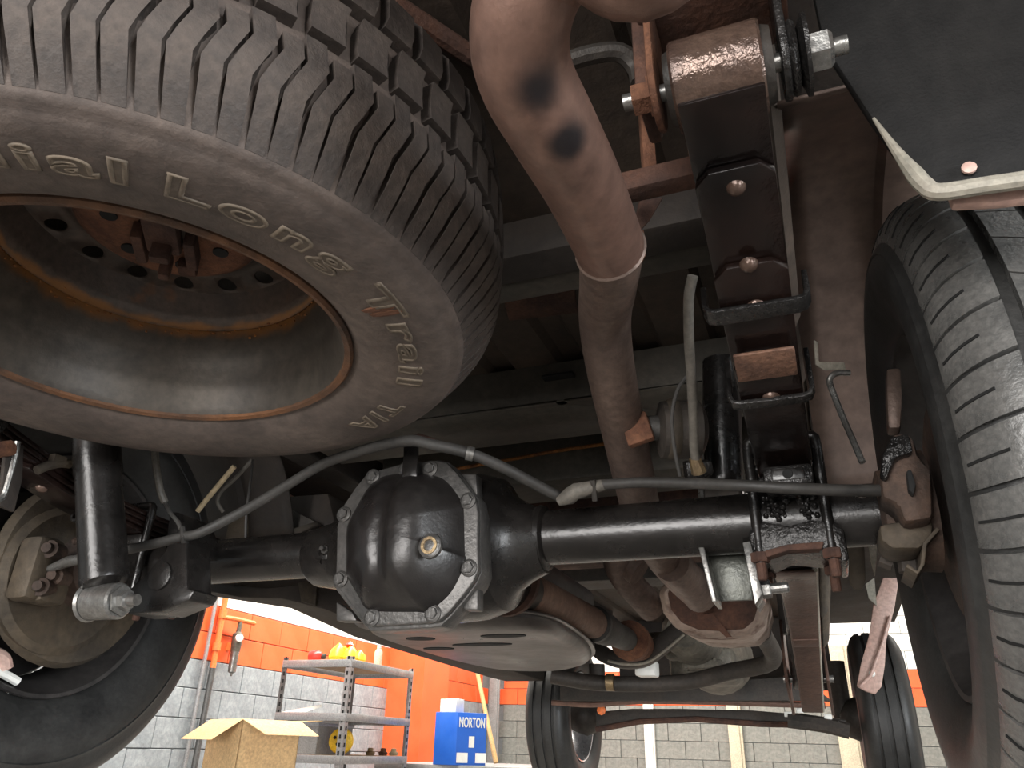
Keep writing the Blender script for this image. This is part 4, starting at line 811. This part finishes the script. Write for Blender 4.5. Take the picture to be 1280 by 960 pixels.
# ------------------------------------------------------------------ shocks, brakes, cables
def shock(label, top, bot, r, m, m2):
    t = thing('shock_absorber', label, 'shock absorber', bot); ax_ = (top-bot).normalized(); Ln = (top-bot).length
    part('body', MB().lathe(bot, ax_, [(.018, r*.5), (.024, r*.93), (.03, r), (Ln*.62, r), (Ln*.63, r*1.06), (Ln*.98, r*1.06), (Ln, r*.5)], 32), m, t)
    part('eye', MB().lathe(bot+V(-.026, 0, 0), (1, 0, 0), [(0, .013), (0, .021), (.003, .0235), (.049, .0235), (.052, .021), (.052, .013)], 24), m2, t)
    part('bolt', MB().tube([bot+V(-.03, 0, 0), bot+V(.055, 0, 0)], .0075, 12), 'zinc', t)
    part('nut', MB().lathe(bot+V(.028, 0, 0), (1, 0, 0), [(0, .02), (.002, .02), (.0025, .013), (.012, .013), (.013, .009)], 6), 'zinc', t)
    part('washer', MB().lathe(bot+V(-.033, 0, 0), (1, 0, 0), [(0, .02), (.004, .026), (.008, .024)], 22), 'zinc', t)
    return t
b0 = U(132, 752, y=-.2); t0 = U(122, 575, y=-.2); SH = shock('brown-black shock absorber with bare steel lower eye on the left side', t0+(t0-b0)*.42, b0, .031, 'blk_satin', 'zinc')
b1 = U(905, 625, y=.12); t1 = U(903, 505, y=.12); shock('glossy black shock absorber standing behind the right brake hose', t1+(t1-b1)*.5, b1, .0275, 'blk_gloss', 'dk_steel')
def brake(cx, inward, label, m, k_=1):
    t = thing('brake_assembly', label, 'brake', (cx, 0, 0))
    s_ = inward
    part('rotor', MB().lathe((cx-s_*.035, 0, 0), (s_, 0, 0), [(-.01, .05*k_), (-.01, .135*k_), (.01, .135*k_), (.01, .06*k_)], 48), 'brake', t)
    n_ = 36; P = []
    sh = MB(); rows = []
    for a, r in ((0, .068), (.004, .1), (.002, .15), (-.012, .158), (-.016, .156)): rows.append([V(cx+s_*(a-(.03 if k_ < 1 else 0)), max(.068, r*k_)*math.cos(2*PI*k/n_+.4), max(.068, r*k_)*math.sin(2*PI*k/n_+.4)) for k in range(n_+1)])
    sh.rings(rows, cap=False, closed=False); o = part('dust_shield', sh, m, t); md = o.modifiers.new('t', 'SOLIDIFY'); md.thickness = .004
    part('axle_flange', MB().lathe((cx, 0, 0), (s_, 0, 0), [(-.01, .07), (.012, .068), (.016, .055), (.04, .05), (.045, .036)], 28), 'brake', t)
    for k in range(4): a = k*PI/2+.78; stamp('bolt', BOLT_S, 'brake', t, V(cx+s_*.014, .058*math.cos(a), .058*math.sin(a)), (s_, 0, 0))
    return t
bl = brake(-.655, 1, 'ochre dusty brake shield with bolts inside the left rear wheel', 'shield')
part('inner_cup', MB().lathe((-.66, -.03, -.02), (1, 0, 0), [(0, .12), (.012, .122), (.02, .11), (.018, .07)], 36), 'shield', bl)
part('caliper', MB().box(U(45, 712, x=-.61), (.05, .05, .1)).box(U(58, 740, x=-.6), (.045, .05, .04)), 'shield', bl, .012)
for px, py in ((66, 688), (72, 722), (55, 735)): part('slide_bolt', MB().lathe(U(px, py, x=-.585), (.4, -1, 0), [(-.02, .014), (.01, .014), (.012, .009), (.02, .008)], 12), 'brake', bl)
bq = brake(.655, -1, 'rusty brake caliper and bracket inside the right rear wheel', 'brake', .8)
part('caliper', MB().prism([U(*p, y=-.1) for p in ((1099, 590), (1106, 560), (1116, 540), (1140, 540), (1150, 572), (1165, 585), (1168, 648), (1130, 654), (1122, 630), (1102, 622))], (0, .06, 0)), 'brake', bq, .008)
part('caliper_ear', MB().prism([U(*p, y=-.112) for p in ((1100, 592), (1103, 568), (1113, 545), (1136, 540), (1142, 565), (1120, 572), (1108, 600))], (0, .03, 0)), 'grease', bq, .006)
part('caliper_slot', MB().prism([U(*p, y=-.113) for p in ((1133, 588), (1139, 586), (1145, 606), (1142, 618), (1136, 612))], (0, .016, 0)), 'dark', bq, .002)
part('bracket', MB().prism([U(*p, y=-.07) for p in ((1098, 655), (1130, 650), (1168, 650), (1166, 670), (1150, 686), (1115, 686), (1100, 675))], (0, .07, 0)), 'shield', bq, .006)
part('shield_edge', MB().strap([U(*p, y=-.03) for p in ((1168, 672), (1152, 690), (1149, 715), (1143, 725), (1130, 716))], (0, 1, 0), .004, .08), 'shield', bq, .001)
part('knuckle', MB().tube([U(1102, 694, y=.02), U(1118, 700, y=.02)], .014, 10).tube([U(1135, 690, y=.0), U(1138, 716, y=.0)], .012, 10), 'dk_steel', bq)
part('spacer', MB().prism([U(*p, y=.0) for p in ((1108, 460), (1126, 459), (1128, 500), (1126, 535), (1110, 535), (1108, 495))], (0, .03, 0)), 'exhaust_dk', bq, .004)
def cable(name, label, cat, pts, r, m, k=5, n=10):
    P = smooth([U(*p[:2], d=p[2]) for p in pts], k); return single(name, label, cat, MB().tube(P, r, n), m, P[0])
t = thing('brake_cable', 'long charcoal brake cable looping from left axle end over the differential', 'cable', U(300, 640, d=1.12))
part('sheath', MB().tube(smooth([U(*p[:2], d=p[2]) for p in ((160, 687, 1.14), (200, 678, 1.11), (228, 671, 1.098), (250, 666, 1.09), (300, 641, 1.09), (350, 612, 1.08), (400, 582, 1.06), (440, 567, 1.02), (480, 556, .98), (515, 551, .955), (540, 556, .95), (585, 566, .95), (630, 585, .955), (670, 606, .965), (705, 624, .97))], 5), .0072, 12), 'cable', t)
part('ferrule', MB().tube([U(583, 566, d=.95), U(592, 568, d=.95)], .009, 12), 'zinc', t)
part('tie', MB().tube([U(228, 660, d=1.105), U(229, 671, d=1.09), U(231, 684, d=1.1)], .004, 8), 'cable', t)
part('end_sleeve', MB().tube([U(60, 712, d=1.19), U(85, 702, d=1.18), U(130, 694, d=1.16), U(165, 686, d=1.14)], [.006, .0085, .0075, .006], 12), 'zinc', t)
t = thing('parking_cable', 'glossy dark cable running above the right axle tube to the brake', 'cable', U(900, 606, d=.9))
part('sheath', MB().tube(smooth([U(*p[:2], d=p[2]) for p in ((752, 606, .95), (800, 603, .93), (860, 604, .895), (930, 607, .85), (985, 610, .828), (1030, 612, .822), (1060, 613, .82), (1100, 613, .82), (1122, 612, .82))], 5), .0065, 12), 'cable', t)
part('connector', MB().tube([U(698, 627, d=.96), U(712, 620, d=.955), U(720, 614, d=.95), U(742, 609, d=.95), U(756, 606, d=.95)], [.006, .011, .0105, .0085, .007], 12), 'hose', t)
part('clip', MB().tube([U(1077, 606, d=.825), U(1077, 622, d=.825)], .0045, 8).tube([U(741, 600, d=.945), U(744, 626, d=.945)], .004, 8), 'dk_steel', t)
t = thing('brake_hose', 'pale grey flexible brake hose hanging beside the right leaf spring', 'hose', U(870, 585, d=.9))
part('hose', MB().tube(smooth([U(*p[:2], d=p[2]) for p in ((866, 345, .78), (861, 372, .79), (861, 420, .81), (864, 470, .84), (867, 530, .875), (868, 565, .895), (873, 585, .905))], 5), .0055, 12), 'hose', t)
part('fitting', MB().tube([U(868, 572, d=.9), U(874, 590, d=.905)], [.0065, .0095], 10), 'brass', t)
part('bracket', MB().prism([U(*p, d=.92) for p in ((857, 578), (890, 576), (893, 592), (880, 600), (860, 604))], FW*.02), 'grease', t, .003)
cable('wire', 'thin black wire curving past the exhaust hanger', 'wire', ((866, 462, .9), (848, 485, .9), (840, 520, .9), (843, 560, .9), (850, 595, .9)), .0024, 'cable')
t = thing('brake_line', 'bent metal brake line with bracket left of the right rear tyre', 'brake line', U(1060, 540, d=.98))
part('line', MB().tube(smooth([U(*p[:2], d=p[2]) for p in ((1062, 466, 1.0), (1045, 467, 1.0), (1037, 475, 1.0), (1041, 490, 1.0), (1055, 525, .98), (1066, 550, .96), (1078, 578, .94))], 4), .0042, 10), 'zinc', t)
part('bracket', MB().prism([U(*p, d=1.02) for p in ((1018, 425), (1023, 428), (1024, 452), (1056, 453), (1058, 463), (1030, 463), (1020, 456))], FW*.004), 'lip', t, .001)
t = thing('brake_hose', 'dark flexible brake hose dropping from behind the spare to the left axle', 'hose', U(218, 650, d=1.2))
part('hose', MB().tube(smooth([U(*p[:2], d=p[2]) for p in ((192, 540, 1.22), (195, 580, 1.21), (200, 612, 1.2), (206, 628, 1.2))], 4), .0058, 10), 'hose', t)
part('line', MB().tube(smooth([U(*p[:2], d=p[2]) for p in ((206, 628, 1.2), (212, 640, 1.16), (222, 652, 1.12), (226, 662, 1.105))], 3), .003, 8), 'zinc', t)
cable('rod', 'short straw coloured rod below the spare tyre', 'rod', ((247, 639, 1.3), (262, 620, 1.3), (293, 583, 1.3)), .0045, 'straw')
cable('wire', 'hooked grey wire next to the straw coloured rod', 'wire', ((279, 640, 1.32), (272, 628, 1.32), (276, 615, 1.32), (295, 597, 1.32), (315, 575, 1.32)), .0035, 'hose')
cable('wire', 'thin upright dark wire crossing the brake cable', 'wire', ((316, 575, 1.25), (312, 610, 1.22), (308, 640, 1.2), (307, 672, 1.19)), .0022, 'cable')
# bits left of and under the spare: frame hooks, filler box and plates
XE = -.4835                                              # inner edge of the left leaf spring
t = thing('frame_bracket', 'thin dark hooked bracket with a copper end at the far left', 'bracket', U(15, 610, x=XE))
part('plate', MB().prism([U(*p, x=XE+.006) for p in ((8, 560), (30, 556), (28, 600), (18, 640), (0, 632))], (-.007, 0, 0)), 'under', t, .001)
part('rod', MB().tube(smooth([U(*p, x=XE+.009) for p in ((22, 552), (18, 575), (8, 610), (3, 622), (-8, 628))], 3), .004, 8), 'zinc', t)
part('pipe', MB().tube([U(-20, 565, x=XE+.014), U(14, 560, x=XE+.014)], .011, 12), 'rust', t)
XC = XE+.0065
single('plastic_clip', 'drab olive plastic clip left of the brown shock absorber', 'clip', MB().tube(smooth([U(46, 588, x=XC), U(60, 582, x=XC), U(75, 579, x=XC), U(87, 580, x=XC)]), .0068, 10).box(U(72, 575, x=XC), (.012, .02, .012)), 'shield', U(72, 580, x=XC))
t = thing('filler_box', 'dark plastic box above the left axle tube', 'box', U(370, 640, y=.3))
part('housing', MB().prism([U(*p, y=.49) for p in ((332, 622), (410, 616), (418, 650), (405, 668), (335, 668), (330, 645))], (0, .1, 0)), 'under', t, .008)
part('ribbed_cover', MB().prism([U(*p, y=.456) for p in ((312, 645), (365, 637), (395, 652), (345, 668))], (0, .037, 0)), 'dk_steel', t, .004)
t = thing('axle_strap', 'short dirty metal strap rising behind the left axle tube', 'bracket', U(295, 665, y=.1))
part('strap', MB().prism([U(*p, y=.1) for p in ((288, 645), (308, 640), (308, 674), (280, 678))], (0, .006, 0)), 'shield', t, .001)
t = thing('side_skirt', 'dark lower body skirt under the left axle tube', 'panel', U(350, 745, y=.5))
part('panel', MB().prism([U(*p, y=.45) for p in ((250, 726), (330, 735), (425, 726), (470, 740), (476, 790), (440, 776), (405, 762), (350, 748), (300, 747), (250, 738))], (0, .02, 0)), 'under', t, .006)
part('tab', MB().prism([U(*p, y=.44) for p in ((372, 728), (396, 726), (394, 757), (376, 752))], (0, .008, 0)), 'shield', t, .002)

GROUPS = {'road_wheel': 'road wheels of the vehicle', 'leaf_spring': 'rear leaf springs', 'spring_shackle': 'rear spring shackles', 'shock_absorber': 'rear shock absorbers', 'brake_assembly': 'rear brakes', 'brake_hose': 'flexible brake hoses', 'wall_post': 'posts on the front wall', 'fitting': 'small fittings on the middle shelf', 'wire': 'thin wires under the floor'}
for o in bpy.data.objects:
    if o.parent is None and o.get('category') and o.name.split('.')[0] in GROUPS: o['group'] = GROUPS[o.name.split('.')[0]]
